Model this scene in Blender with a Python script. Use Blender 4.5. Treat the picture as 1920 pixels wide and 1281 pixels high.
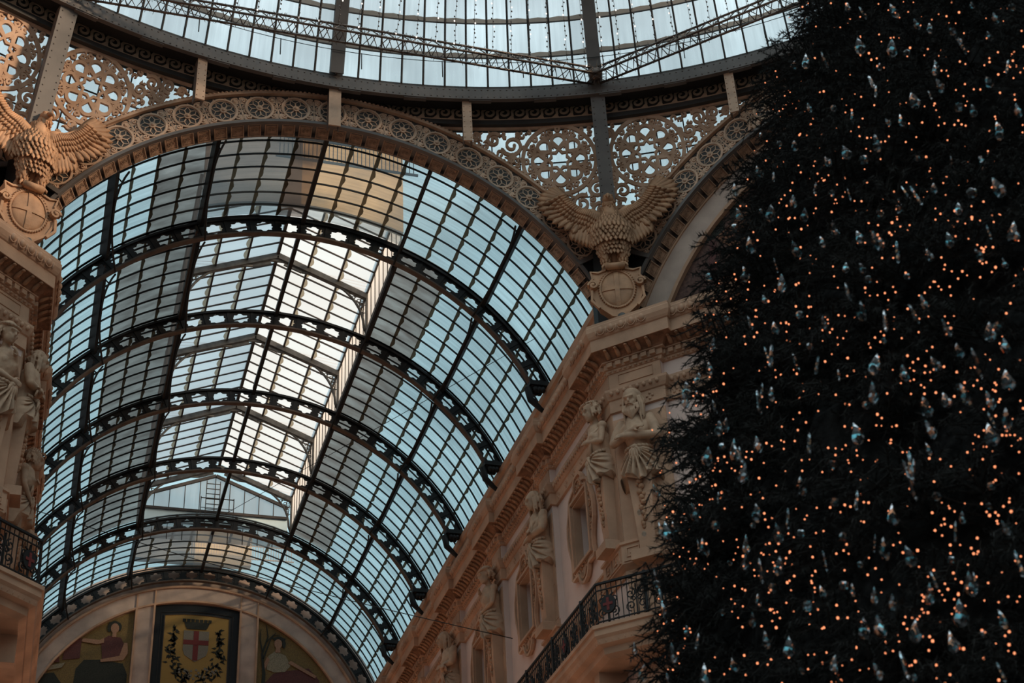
import bpy, bmesh, math, random
from math import sin, cos, pi, radians, sqrt, atan2, degrees, floor
from mathutils import Vector, Matrix, Euler
random.seed(7)
for o in list(bpy.data.objects): bpy.data.objects.remove(o)
SC = bpy.context.scene
COL = SC.collection
# ------------------------------------------------------------------ camera
cam_d = bpy.data.cameras.new('camera'); cam = bpy.data.objects.new('camera', cam_d); COL.objects.link(cam)
cam_d.sensor_fit = 'HORIZONTAL'; cam_d.sensor_width = 36.0
cam_d.lens = 2914.67 * 36.0 / 1920.0
cam_d.clip_start = .1; cam_d.clip_end = 500
cam_d.dof.use_dof = True; cam_d.dof.focus_distance = 40.0; cam_d.dof.aperture_fstop = 3.2; cam_d.dof.aperture_blades = 0
YAW, PITCH, ROLL = .3163, .5783, -.0573
fw = Vector((sin(YAW)*cos(PITCH), cos(YAW)*cos(PITCH), sin(PITCH)))
rt = Vector((cos(YAW), -sin(YAW), 0)); up = rt.cross(fw)
r2 = rt*cos(ROLL) + up*sin(ROLL); u2 = -rt*sin(ROLL) + up*cos(ROLL)
cam.matrix_world = Matrix(((r2.x, u2.x, -fw.x, -5.1402), (r2.y, u2.y, -fw.y, -28.1434), (r2.z, u2.z, -fw.z, -18.5801), (0, 0, 0, 1)))
SC.camera = cam
# ------------------------------------------------------------------ sky, sun, exposure
SC.view_settings.view_transform = 'Standard'; SC.view_settings.look = 'None'
SC.view_settings.gamma = 1.0; SC.view_settings.use_curve_mapping = False
SC.view_settings.exposure = 0.55
W = bpy.data.worlds.new('sky'); SC.world = W; W.use_nodes = True
nt = W.node_tree; nt.nodes.clear()
wo = nt.nodes.new('ShaderNodeOutputWorld'); bg = nt.nodes.new('ShaderNodeBackground')
tc = nt.nodes.new('ShaderNodeTexCoord'); sx = nt.nodes.new('ShaderNodeSeparateXYZ'); rp = nt.nodes.new('ShaderNodeValToRGB')
nt.links.new(tc.outputs['Generated'], sx.inputs[0]); nt.links.new(sx.outputs['Z'], rp.inputs[0])
nt.links.new(rp.outputs[0], bg.inputs[0]); nt.links.new(bg.outputs[0], wo.inputs[0])
e = rp.color_ramp.elements
e[0].position = 0.0; e[0].color = (.10, .085, .08, 1)
e[1].position = .95; e[1].color = (.68, .78, .82, 1)
k = e.new(.18); k.color = (.26, .27, .28, 1)
k = e.new(.38); k.color = (.34, .51, .56, 1)
k = e.new(.60); k.color = (.37, .54, .59, 1)
k = e.new(.72); k.color = (.66, .78, .82, 1)
bg.inputs[1].default_value = 1.0
sun_d = bpy.data.lights.new('sun', 'SUN'); sun_d.energy = 3.9; sun_d.angle = radians(7.0); sun_d.color = (1, .78, .55)
sun = bpy.data.objects.new('sun', sun_d); COL.objects.link(sun)
sun.rotation_euler = Vector((.87, -.49, .37)).to_track_quat('Z', 'Y').to_euler()
sun.location = (40, -5, 40)
# ------------------------------------------------------------------ materials
def newmat(n):
    m = bpy.data.materials.new(n); m.use_nodes = True; m.node_tree.nodes.clear()
    return m, m.node_tree.nodes, m.node_tree.links
def solid(n, c, rough=.7, var=.25, scale=3.0, metal=0.0, bump=0.0, bscale=20, dirt=None, spec=.3):
    m, N, L = newmat(n)
    o = N.new('ShaderNodeOutputMaterial'); p = N.new('ShaderNodeBsdfPrincipled'); L.new(p.outputs[0], o.inputs[0])
    t = N.new('ShaderNodeTexCoord'); nz = N.new('ShaderNodeTexNoise'); nz.inputs['Scale'].default_value = scale; nz.inputs['Detail'].default_value = 6
    L.new(t.outputs['Object'], nz.inputs['Vector'])
    r = N.new('ShaderNodeValToRGB'); L.new(nz.outputs[0], r.inputs[0])
    d = dirt or tuple(x*(1-var) for x in c)
    b = tuple(min(1, x*(1+var*.5)) for x in c)
    r.color_ramp.elements[0].position = .3; r.color_ramp.elements[0].color = (*d, 1)
    r.color_ramp.elements[1].position = .7; r.color_ramp.elements[1].color = (*b, 1)
    L.new(r.outputs[0], p.inputs['Base Color'])
    p.inputs['Roughness'].default_value = rough; p.inputs['Metallic'].default_value = metal
    p.inputs['Specular IOR Level'].default_value = spec
    if bump:
        n2 = N.new('ShaderNodeTexNoise'); n2.inputs['Scale'].default_value = bscale; n2.inputs['Detail'].default_value = 4
        L.new(t.outputs['Object'], n2.inputs['Vector'])
        bm_ = N.new('ShaderNodeBump'); bm_.inputs['Strength'].default_value = bump; bm_.inputs['Distance'].default_value = .03
        L.new(n2.outputs[0], bm_.inputs['Height']); L.new(bm_.outputs[0], p.inputs['Normal'])
    return m
def glassmat(n, tint, body, fac, lo=.6, stretch=(.7, 9.0), rust=None, rough_tr=None):
    """sheet glass with dirt streaks that run along its length (UV u)"""
    m, N, L = newmat(n)
    o = N.new('ShaderNodeOutputMaterial'); uv = N.new('ShaderNodeUVMap'); mp = N.new('ShaderNodeMapping')
    mp.inputs['Scale'].default_value = (stretch[0], stretch[1], 1); L.new(uv.outputs[0], mp.inputs[0])
    nz = N.new('ShaderNodeTexNoise'); nz.inputs['Scale'].default_value = 1.0; nz.inputs['Detail'].default_value = 5; L.new(mp.outputs[0], nz.inputs['Vector'])
    big = N.new('ShaderNodeTexNoise'); big.inputs['Scale'].default_value = .35; big.inputs['Detail'].default_value = 3; L.new(uv.outputs[0], big.inputs['Vector'])
    g = N.new('ShaderNodeNewGeometry')
    a = N.new('ShaderNodeMapRange'); a.inputs[1].default_value = .3; a.inputs[2].default_value = .7; a.inputs[3].default_value = lo; a.inputs[4].default_value = 1.0
    L.new(nz.outputs[0], a.inputs[0])
    b = N.new('ShaderNodeMapRange'); b.inputs[1].default_value = .35; b.inputs[2].default_value = .65; b.inputs[3].default_value = .72; b.inputs[4].default_value = 1.06
    L.new(big.outputs[0], b.inputs[0])
    c = N.new('ShaderNodeMapRange'); c.inputs[3].default_value = .84; c.inputs[4].default_value = 1.06
    L.new(g.outputs['Random Per Island'], c.inputs[0])
    m1 = N.new('ShaderNodeMath'); m1.operation = 'MULTIPLY'; L.new(a.outputs[0], m1.inputs[0]); L.new(b.outputs[0], m1.inputs[1])
    m2 = N.new('ShaderNodeMath'); m2.operation = 'MULTIPLY'; L.new(m1.outputs[0], m2.inputs[0]); L.new(c.outputs[0], m2.inputs[1])
    sc = N.new('ShaderNodeVectorMath'); sc.operation = 'SCALE'; sc.inputs[0].default_value = tint; L.new(m2.outputs[0], sc.inputs['Scale'])
    tr = N.new('ShaderNodeBsdfTransparent'); L.new(sc.outputs[0], tr.inputs[0])
    tl = N.new('ShaderNodeBsdfTranslucent'); tl.inputs[0].default_value = (*body, 1)
    df = N.new('ShaderNodeBsdfDiffuse'); df.inputs[0].default_value = (*[x*.5 for x in body], 1)
    ms = N.new('ShaderNodeMixShader'); ms.inputs[0].default_value = .25; L.new(tl.outputs[0], ms.inputs[1]); L.new(df.outputs[0], ms.inputs[2])
    mx = N.new('ShaderNodeMixShader'); mx.inputs[0].default_value = fac; L.new(tr.outputs[0], mx.inputs[1]); L.new(ms.outputs[0], mx.inputs[2])
    L.new(mx.outputs[0], o.inputs[0])
    return m
def emis(n, c, s):
    m, N, L = newmat(n); o = N.new('ShaderNodeOutputMaterial'); x = N.new('ShaderNodeEmission'); x.inputs[0].default_value = (*c, 1); x.inputs[1].default_value = s
    L.new(x.outputs[0], o.inputs[0]); return m
STONE = solid('warm_stone', (.52, .305, .195), .75, .3, 1.2, bump=.15, bscale=14)
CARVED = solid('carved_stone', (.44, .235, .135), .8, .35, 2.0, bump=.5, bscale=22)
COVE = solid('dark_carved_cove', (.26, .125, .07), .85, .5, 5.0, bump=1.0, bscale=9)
PLASTER = solid('pink_plaster', (.68, .50, .43), .85, .16, .8, bump=.08, bscale=8)
STATUE = solid('statue_stone', (.50, .32, .21), .7, .25, 4.0, bump=.12, bscale=25)
EAGLE = solid('eagle_cast_iron_paint', (.50, .27, .15), .6, .35, 3.0, bump=.15, bscale=30)
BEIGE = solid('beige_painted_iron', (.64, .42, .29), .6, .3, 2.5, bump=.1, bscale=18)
RUSTY = solid('rusty_beige_iron', (.60, .39, .27), .65, .4, 1.8, dirt=(.40, .22, .13))
GREY = solid('grey_painted_iron', (.15, .125, .112), .5, .25, 1.5, spec=.4)
DARK = solid('dark_iron', (.014, .013, .013), .5, .3, 2.0, spec=.3)
BROWNI = solid('brown_iron', (.05, .038, .032), .55, .4, 3.0)
FLANGE = solid('sunlit_tan_flange', (.13, .09, .068), .55, .35, 3.0)  # sunlight on the lower flanges put into the colour as a lighter tan
SILVER = solid('grey_roof_iron', (.13, .12, .11), .5, .4, 5.0)
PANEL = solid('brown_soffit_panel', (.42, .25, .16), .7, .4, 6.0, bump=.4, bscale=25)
BLACKM = solid('black_mosaic', (.010, .011, .013), .5, .3, 40)
JOINT = glassmat('dirty_overlap', (.16, .12, .08), (.10, .075, .05), .62, .3, (6, 6))
GV = glassmat('vault_glass', (.80, .86, .87), (.50, .60, .66), .24, .74)
GGREY = glassmat('grey_brown_vault_glass', (.50, .45, .42), (.24, .20, .18), .42, .25, (1.2, 3.0))  # darker grey-brown panes, used beside the skylight and in the first bay
GL = glassmat('lantern_glass', (.90, .94, .95), (.93, .89, .90), .60, .78)
GLS = glassmat('obscured_side_glass', (.90, .94, .95), (.95, .90, .88), .90, .78)
GD = glassmat('dome_glass', (.97, .98, .99), (.66, .76, .82), .26, .84)
GRAYPANE = solid('window_pane_grey', (.055, .055, .06), .25, .3, 2, spec=.5)
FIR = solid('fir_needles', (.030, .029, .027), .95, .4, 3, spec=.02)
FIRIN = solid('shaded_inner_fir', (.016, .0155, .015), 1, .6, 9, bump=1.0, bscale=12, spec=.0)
BAND = solid('charcoal_band_paint', (.060, .054, .050), .6, .3, 2)
BARK = solid('fir_wood', (.05, .045, .04), 1, .3, 3, spec=.0)
TIN = solid('tinsel_metal', (.16, .12, .10), .3, .4, 10, metal=.6)
BULB = emis('warm_bulb', (1, .31, .14), 1.1)
GLINT = emis('string_bulb', (.95, .85, .75), 1.1)
GOLD = solid('gold_mosaic', (.40, .235, .06), .5, .55, 60, bump=.3, bscale=80)
GOLDD = solid('dull_gold_mosaic', (.20, .125, .04), .6, .5, 50, bump=.3, bscale=80)
WAVEM = solid('lightened_beige_wave', (.86, .62, .44), .6, .25, 3)  # beige lightened to make up for the shade under the ring deck
BRICKM = solid('red_brown_mosaic', (.11, .055, .042), .7, .5, 14, bump=.2, bscale=50)
MARBLE = solid('pale_marble', (.50, .36, .29), .5, .3, 1.4)
RED = solid('red_mosaic', (.17, .028, .025), .6, .3, 40)
REDD = solid('dark_red_mosaic', (.11, .035, .03), .6, .4, 30)
GREYM = solid('grey_mosaic', (.21, .18, .14), .6, .3, 40)
SKIN = solid('skin_mosaic', (.34, .18, .11), .6, .3, 30)
OLIVE = solid('dark_leaf_mosaic', (.028, .028, .020), .7, .5, 40)
CREAMM = solid('cream_mosaic', (.28, .23, .15), .6, .4, 30)
ORANGEM = solid('orange_mosaic', (.30, .125, .065), .65, .4, 20)
OCHREW = solid('ochre_reflection', (.80, .50, .24), .8, .35, .9)
GREYW = solid('grey_render', (.22, .185, .165), .8, .4, .7)
SLATE = solid('slate_roof', (.10, .10, .11), .8, .4, 1.5)
PAVE = solid('stone_floor', (.12, .10, .09), .5, .3, .8)
ICE = solid('white_metal_paint', (.60, .72, .75), .5, .1, 2)
m, N, L = newmat('cut_crystal'); CRYSTAL = m
o_ = N.new('ShaderNodeOutputMaterial'); p_ = N.new('ShaderNodeBsdfPrincipled'); L.new(p_.outputs[0], o_.inputs[0])
g_ = N.new('ShaderNodeNewGeometry'); vr = N.new('ShaderNodeValToRGB'); tcx = N.new('ShaderNodeTexCoord'); vo = N.new('ShaderNodeTexVoronoi'); vo.inputs['Scale'].default_value = 26
L.new(tcx.outputs['Object'], vo.inputs['Vector']); sp = N.new('ShaderNodeSeparateXYZ'); L.new(vo.outputs['Color'], sp.inputs[0]); L.new(sp.outputs[0], vr.inputs[0])
vr.color_ramp.interpolation = 'CONSTANT'  # facet sparkle put into the colour as hard dark, cyan, white and orange cells
E_ = vr.color_ramp.elements; E_[0].position = 0; E_[0].color = (.03, .035, .035, 1); E_[1].position = .38; E_[1].color = (.22, .58, .66, 1)
for ps, cc in ((.5, (.09, .08, .075, 1)), (.7, (.9, .95, 1.0, 1)), (.82, (.05, .05, .05, 1)), (.92, (.8, .36, .2, 1))):
    q = E_.new(ps); q.color = cc
L.new(vr.outputs[0], p_.inputs['Base Color']); p_.inputs['Metallic'].default_value = .9; p_.inputs['Roughness'].default_value = .08
tb_ = N.new('ShaderNodeBsdfTransparent'); tb_.inputs[0].default_value = (.85, .9, .92, 1); mx_ = N.new('ShaderNodeMixShader'); vf = N.new('ShaderNodeMapRange'); vf.inputs[1].default_value = .25; vf.inputs[2].default_value = .75; vf.inputs[3].default_value = .35; vf.inputs[4].default_value = .9
oi_ = N.new('ShaderNodeObjectInfo'); pw_ = N.new('ShaderNodeMath'); pw_.operation = 'POWER'; pw_.inputs[1].default_value = 2.2; L.new(oi_.outputs['Random'], pw_.inputs[0]); ad_ = N.new('ShaderNodeMath'); ad_.operation = 'MULTIPLY_ADD'; ad_.inputs[1].default_value = .85; ad_.inputs[2].default_value = .22; L.new(pw_.outputs[0], ad_.inputs[0]); ml_ = N.new('ShaderNodeMath'); ml_.operation = 'MULTIPLY'
L.new(sp.outputs[1], vf.inputs[0]); L.new(vf.outputs[0], ml_.inputs[0]); L.new(ad_.outputs[0], ml_.inputs[1]); L.new(ml_.outputs[0], mx_.inputs[0]); L.new(tb_.outputs[0], mx_.inputs[1]); L.new(p_.outputs[0], mx_.inputs[2]); L.new(mx_.outputs[0], o_.inputs[0])
# ------------------------------------------------------------------ builders
def loc_rot(parent):
    """world matrix of a thing whose own transform is location + rotation_euler.z (+ scale)"""
    mats = Matrix.Identity(4); p = parent; chain = []
    while p is not None: chain.append(p); p = p.parent
    for q in reversed(chain):
        mats = mats @ Matrix.LocRotScale(q.location, q.rotation_euler, q.scale)
    return mats
def tag(o, label=None, cat=None, group=None, kind=None):
    if label: o['label'] = label
    if cat: o['category'] = cat
    if group: o['group'] = group
    if kind: o['kind'] = kind
    return o
def thing(name, loc, label, cat, group=None, rz=0):
    o = bpy.data.objects.new(name, None); COL.objects.link(o); o.location = loc; o.rotation_euler = (0, 0, rz); o.empty_display_size = .2
    return tag(o, label, cat, group)
class MB:
    def __init__(s, mp=None): s.v = []; s.f = []; s.uv = {}; s.mp = mp; s.sm = []; s.mi = []; s.cm = 0
    def add(s, vs, fs, smooth=False, uvs=None):
        n = len(s.v)
        for p in vs: s.v.append(tuple(s.mp(*p)) if s.mp else tuple(p))
        for f in fs: s.f.append(tuple(i+n for i in f)); s.sm.append(smooth); s.mi.append(s.cm)
        if uvs:
            for i, t in enumerate(uvs): s.uv[n+i] = t
    def box(s, x0, x1, y0, y1, z0, z1, nx=1):
        vs = []; fs = []
        for i in range(nx+1):
            x = x0+(x1-x0)*i/nx
            vs += [(x, y0, z0), (x, y1, z0), (x, y1, z1), (x, y0, z1)]
        for i in range(nx):
            a = 4*i; b = a+4
            fs += [(a, b, b+1, a+1), (a+1, b+1, b+2, a+2), (a+2, b+2, b+3, a+3), (a+3, b+3, b, a)]
        fs += [(0, 1, 2, 3), (4*nx+3, 4*nx+2, 4*nx+1, 4*nx)]
        s.add(vs, fs)
    def ribbon(s, path, width, w0, w1, closed=False):
        """strip that follows a path in the (x,y) plane of the local frame, from depth w0 to w1; width number or list"""
        n = len(path); vs = []; fs = []
        for i, (x, y) in enumerate(path):
            if closed: a = path[(i-1) % n]; b = path[(i+1) % n]
            else: a = path[max(i-1, 0)]; b = path[min(i+1, n-1)]
            dx, dy = b[0]-a[0], b[1]-a[1]; l = math.hypot(dx, dy) or 1; w = (width[i] if isinstance(width, (list, tuple)) else width)/2
            nx, ny = -dy/l*w, dx/l*w
            vs += [(x+nx, y+ny, w0), (x-nx, y-ny, w0), (x-nx, y-ny, w1), (x+nx, y+ny, w1)]
        m = n if closed else n-1
        for i in range(m):
            a = 4*i; b = 4*((i+1) % n)
            fs += [(a, b, b+1, a+1), (a+1, b+1, b+2, a+2), (a+2, b+2, b+3, a+3), (a+3, b+3, b, a)]
        if not closed: fs += [(0, 1, 2, 3), (4*n-1, 4*n-2, 4*n-3, 4*n-4)]
        s.add(vs, fs)
    def poly(s, pts, w0, w1):
        n = len(pts); vs = [(x, y, w0) for x, y in pts]+[(x, y, w1) for x, y in pts]
        fs = [tuple(range(n)), tuple(range(2*n-1, n-1, -1))]+[(i, (i+1) % n, n+(i+1) % n, n+i) for i in range(n)]
        s.add(vs, fs)
    def plate_hole(s, outer, inner, w0, w1):
        n = len(outer); vs = [(x, y, w0) for x, y in outer]+[(x, y, w0) for x, y in inner]+[(x, y, w1) for x, y in outer]+[(x, y, w1) for x, y in inner]
        fs = []
        for i in range(n):
            j = (i+1) % n
            fs += [(i, j, n+j, n+i), (2*n+i, 3*n+i, 3*n+j, 2*n+j), (n+i, n+j, 3*n+j, 3*n+i), (i, 2*n+i, 2*n+j, j)]
        s.add(vs, fs)
    def tube(s, pts, r, n=6, smooth=True, cap=True):
        pts = [Vector(p) for p in pts]; vs = []; fs = []; m = len(pts); ref = None
        for i, p in enumerate(pts):
            d = (pts[min(i+1, m-1)]-pts[max(i-1, 0)])
            if d.length < 1e-9: d = Vector((0, 0, 1))
            d.normalize()
            if ref is None: ref = Vector((0, 0, 1)) if abs(d.z) < .9 else Vector((1, 0, 0))
            a = d.cross(ref)
            if a.length < 1e-6: a = d.cross(Vector((1, 0, 0)))
            a.normalize(); b = d.cross(a); rr = r[i] if isinstance(r, (list, tuple)) else r; ref = a.cross(d)
            for k in range(n):
                t = 2*pi*k/n; vs.append(tuple(p+a*(rr*cos(t))+b*(rr*sin(t))))
        for i in range(m-1):
            for k in range(n): fs.append((i*n+k, i*n+(k+1) % n, (i+1)*n+(k+1) % n, (i+1)*n+k))
        if cap: fs += [tuple(range(n-1, -1, -1)), tuple(range((m-1)*n, m*n))]
        s.add(vs, fs, smooth)
    def ball(s, c, r, nu=10, nv=7, rot=None):
        if not isinstance(r, (list, tuple)): r = (r, r, r)
        vs = []; fs = []
        for j in range(nv+1):
            ph = pi*j/nv
            for i in range(nu):
                th = 2*pi*i/nu; p = Vector((r[0]*sin(ph)*cos(th), r[1]*sin(ph)*sin(th), r[2]*cos(ph)))
                if rot is not None: p = rot @ p
                vs.append((c[0]+p.x, c[1]+p.y, c[2]+p.z))
        for j in range(nv):
            for i in range(nu): fs.append((j*nu+i, (j+1)*nu+i, (j+1)*nu+(i+1) % nu, j*nu+(i+1) % nu))
        s.add(vs, fs, True)
    def beam(s, p, q, w, h, upv=(0, 0, 1)):
        p = Vector(p); q = Vector(q); d = (q-p).normalized(); a = d.cross(Vector(upv))
        if a.length < 1e-6: a = d.cross(Vector((1, 0, 0)))
        a.normalize(); b = a.cross(d); vs = []
        for c in (p, q):
            for i, j in ((-1, -1), (1, -1), (1, 1), (-1, 1)): vs.append(tuple(c+a*(i*w/2)+b*(j*h/2)))
        s.add(vs, [(0, 1, 2, 3), (7, 6, 5, 4), (0, 4, 5, 1), (1, 5, 6, 2), (2, 6, 7, 3), (3, 7, 4, 0)])
    def sweep(s, prof, path, closed=False):
        """profile [(out, z)] swept along a plan path [(x,y)] with mitred corners; out goes to the LEFT of travel"""
        n = len(path); ns = []
        for i in range(n):
            if 0 < i < n-1:
                a = Vector(path[i])-Vector(path[i-1]); b = Vector(path[i+1])-Vector(path[i])
            elif i == 0: a = b = Vector(path[1])-Vector(path[0])
            else: a = b = Vector(path[-1])-Vector(path[-2])
            a.normalize(); b.normalize(); na = Vector((-a.y, a.x)); nb = Vector((-b.y, b.x)); t = na+nb
            t = t/max(.15, t.dot(t))*2
            ns.append(t)
        m_ = len(prof); vs = []; fs = []
        for (x, y), t in zip(path, ns):
            for (o, z) in prof: vs.append((x+t.x*o, y+t.y*o, z))
        for i in range(n-1):
            for j in range(m_-1): fs.append((i*m_+j, (i+1)*m_+j, (i+1)*m_+j+1, i*m_+j+1))
        fs += [tuple(range(m_)), tuple(range(n*m_-1, (n-1)*m_-1, -1))]
        s.add(vs, fs)
    def mesh(s, name, mats, inv=None):
        me = bpy.data.meshes.new(name)
        vs = [tuple(inv @ Vector(p)) for p in s.v] if inv is not None else s.v
        me.from_pydata(vs, [], s.f)
        for mt in (mats if isinstance(mats, (list, tuple)) else [mats]): me.materials.append(mt)
        me.polygons.foreach_set('use_smooth', s.sm); me.polygons.foreach_set('material_index', s.mi)
        if s.uv:
            ul = me.uv_layers.new(name='UVMap'); vi = [0]*len(me.loops); me.loops.foreach_get('vertex_index', vi)
            buf = []
            for i in vi: buf += s.uv.get(i, (0, 0))
            ul.data.foreach_set('uv', buf)
        bm = bmesh.new(); bm.from_mesh(me); bmesh.ops.recalc_face_normals(bm, faces=bm.faces); bm.to_mesh(me); bm.free()
        return me
    def obj(s, name, mats, parent=None, label=None):
        """top level: origin at the foot of the shape; child: kept in the parent's frame"""
        if parent is not None:
            o = bpy.data.objects.new(name, s.mesh(name, mats, loc_rot(parent).inverted())); COL.objects.link(o); o.parent = parent
        else:
            xs = [p[0] for p in s.v]; ys = [p[1] for p in s.v]; zs = [p[2] for p in s.v]
            b = Vector(((min(xs)+max(xs))/2, (min(ys)+max(ys))/2, min(zs)))
            o = bpy.data.objects.new(name, s.mesh(name, mats, Matrix.Translation(-b))); COL.objects.link(o); o.location = b
        if label: o['label'] = label
        return o
def struct(mb, name, mats, label=None): 
    o = mb.obj(name, mats); o['kind'] = 'structure'
    return o
def put(name, me, parent, mw, label=None):
    """part that shares mesh data, placed by its world matrix"""
    o = bpy.data.objects.new(name, me); COL.objects.link(o); o.parent = parent
    l = loc_rot(parent).inverted() @ mw
    o.location, q, o.scale = l.decompose(); o.rotation_euler = q.to_euler()
    return o
def kids(o): return [c for c in bpy.data.objects if c.parent == o]
def build_kidmap():
    d = {}
    for c in bpy.data.objects:
        if c.parent: d.setdefault(c.parent, []).append(c)
    return d
def copy_tree(o, parent=None, km=None):
    km = km if km is not None else build_kidmap()
    c = o.copy(); COL.objects.link(c); c.parent = parent
    for ch in km.get(o, []): copy_tree(ch, c, km)
    return c
OX, OY = 0.0, -16.38
def turn_copy(o, deg, label, km=None):
    """copy of a thing turned about the axis of the octagon"""
    c = copy_tree(o, None, km); a = radians(deg); x, y = o.location.x-OX, o.location.y-OY
    c.location = (OX+x*cos(a)-y*sin(a), OY+x*sin(a)+y*cos(a), o.location.z)
    c.rotation_euler.z = o.rotation_euler.z+a; c['label'] = label
    return c
def arc(cx, cy, r, a0, a1, n=12): return [(cx+r*cos(a0+(a1-a0)*i/n), cy+r*sin(a0+(a1-a0)*i/n)) for i in range(n+1)]
def circ(cx, cy, r, n=16): return [(cx+r*cos(2*pi*i/n), cy+r*sin(2*pi*i/n)) for i in range(n)]
def spiral(cx, cy, r0, r1, a0, turns, n=22):
    return [(cx+(r0+(r1-r0)*i/n)*cos(a0+turns*2*pi*i/n), cy+(r0+(r1-r0)*i/n)*sin(a0+turns*2*pi*i/n)) for i in range(n+1)]
def lerpw(a, b, n): return [a+(b-a)*i/(n-1) for i in range(n)]
# ================================================================== OCTAGON: arch bands, tracery, ring girder, dome
AY, AZ = .94, -.42                       # plane and centre height of the arch on the arm's side
def amap(u, v, w): a = u/8.0; r = 8.0+v; return (r*sin(a), AY-w, AZ+r*cos(a))
ROS_STEP = radians(6.5)*8.0
def rosette_mesh():
    b = MB()
    b.ribbon(circ(0, 0, .335, 28), .05, 0, .075, True)
    b.ribbon(circ(0, 0, .300, 28), .022, 0, .05, True)
    b.poly(circ(0, 0, .085, 12), 0, .08); b.ball((0, 0, .085), (.045, .045, .03), 8, 5)
    zz = []
    for k in range(16): zz.append((( .19 if k % 2 == 0 else .295)*cos(k*pi/8), (.19 if k % 2 == 0 else .295)*sin(k*pi/8)))
    b.ribbon(zz, .026, 0, .05, True)
    for k in range(8): b.ribbon([(.07*cos(k*pi/4), .07*sin(k*pi/4)), (.2*cos(k*pi/4), .2*sin(k*pi/4))], .03, 0, .055)
    for k in range(8): b.ball((.385*cos(k*pi/4+pi/8), .385*sin(k*pi/4+pi/8), .03), .028, 6, 4)
    return b.mesh('rosette', BEIGE)
def scroll_mesh():
    b = MB()
    for sx in (-1, 1):
        for sy in (-1, 1):
            f = lambda p: [(sx*x, sy*y) for x, y in p]
            b.ribbon(f(spiral(.085, .07, .062, .015, -pi/2, 1.4, 16)), .024, 0, .06)
            b.ribbon(f([(.085, .008), (.03, .03), (.012, .09), (.015, .16)]), .02, 0, .05)
            b.ribbon(f(spiral(.13, .245, .085, .02, -pi/2, 1.2, 16)), [.034]*10+[.026]*7, 0, .07)
            b.poly(f([(.02, .17), (.07, .16), (.12, .18), (.2, .29), (.17, .34), (.05, .33), (.02, .28)]), 0, .045)
            b.ball((sx*.13, sy*.25, .06), .032, 6, 4)
            b.poly(f([(.02, .30), (.09, .33), (.16, .35), (.09, .365), (.02, .355)]), 0, .055)
    b.box(-.012, .012, -.3, .3, 0, .05)
    return b.mesh('scroll_ornament', BEIGE)
def soffit_mesh():
    b = MB()                                     # local x along the arch, y across, z out of the face
    w, h = .150, .150
    b.box(-w, w, -h, h, 0, .012)
    b.ribbon([(-w, -h), (w, -h), (w, h), (-w, h)], .035, 0, .035, True)
    b.ribbon([(-w*.78, -h*.7), (w*.78, -h*.7), (w*.78, h*.7), (-w*.78, h*.7)], .012, 0, .025, True)
    for s in (-1, 1): b.ribbon(spiral(s*.05, 0, .055, .012, pi/2*s, 1.3, 12), .018, 0, .028); b.ball((s*.12, .055, .01), .014, 5, 4); b.ball((s*.12, -.055, .01), .014, 5, 4)
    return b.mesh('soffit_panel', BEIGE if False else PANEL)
R_ME, S_ME, P_ME = rosette_mesh(), scroll_mesh(), soffit_mesh()
def arch_frame(a, r, w=0, tilt=0.0):
    """matrix: x along arch, y outward radius, z toward the viewer"""
    X = Vector((cos(a), 0, -sin(a))); Y = Vector((sin(a), 0, cos(a))); Z = Vector((0, -1, 0))
    p = Vector((r*sin(a), AY-w, AZ+r*cos(a)))
    if tilt: 
        q = Matrix.Rotation(tilt, 3, X); Y = q @ Y; Z = q @ Z
    return Matrix(((X.x, Y.x, Z.x, p.x), (X.y, Y.y, Z.y, p.y), (X.z, Y.z, Z.z, p.z), (0, 0, 0, 1)))
arch = thing('octagon_arch', (0, AY, 1.3), 'great iron arch band with pierced rosettes framing the barrel vault', 'arch', 'rosette arches of the octagon')
A1 = radians(55.3)*8
b = MB(amap); b.box(-A1, A1, -.42, .43, -.30, .02, 72); b.obj('band_plate', BAND, arch)
b = MB(amap); b.box(-A1-.05, A1+.05, .40, .47, -.1, .13, 72); b.box(-A1, A1, .47, .55, -.1, .06, 72)
for i in range(150):
    a = -A1+2*A1*(i+.5)/150; b.ball((a, .485, .12), (.045, .03, .03), 5, 4)
b.box(-A1, A1, -.375, -.35, 0, .06, 72); b.obj('crest_moulding', RUSTY, arch)
b = MB(amap); b.box(-radians(77)*8, radians(77)*8, -.50, -.42, -.34, .14, 90); b.box(-radians(77)*8, radians(77)*8, -.60, -.5, -.34, -.28, 90)
for s in (-1, 1): b.box(s*A1-.06, s*A1+.06, -.50, .52, -.3, .16)
b.obj('inner_flange', GREY, arch)
for k in range(-8, 9): put('rosette', R_ME, arch, arch_frame(k*radians(6.5), 8.0, -.02))
for k in range(-9, 9): 
    if abs(k+.5) < 8.6: put('scroll_ornament', S_ME, arch, arch_frame((k+.5)*radians(6.5), 8.0, -.02))
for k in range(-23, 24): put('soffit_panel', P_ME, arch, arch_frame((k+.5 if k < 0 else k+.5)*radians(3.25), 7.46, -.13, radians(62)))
for s in (-1, 1):                             # dark plates that fill the foot of the arch beside the corner
    b = MB()
    pts = []
    for i in range(9): a = radians(55.3+23*i/8); pts.append((min(7.15, 7.5*sin(a)), AZ+7.5*cos(a)))
    pts += [(7.16, AZ+7.5*cos(radians(78.3))), (7.16, 4.35), (6.62, 4.35)]
    b.poly([(s*x, z) for x, z in pts], 0, .2); b.v = [(x, AY+.12-w, z) for x, z, w in b.v]
    b.obj('corner_plate', DARK, arch)
KM = build_kidmap()
arch_r = turn_copy(arch, -45, 'iron arch band with rosettes around the right mosaic lunette, half hidden by the fir', KM)
arch_l = turn_copy(arch, 45, 'iron arch band with rosettes beyond the left eagle at the picture edge', KM)
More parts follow.
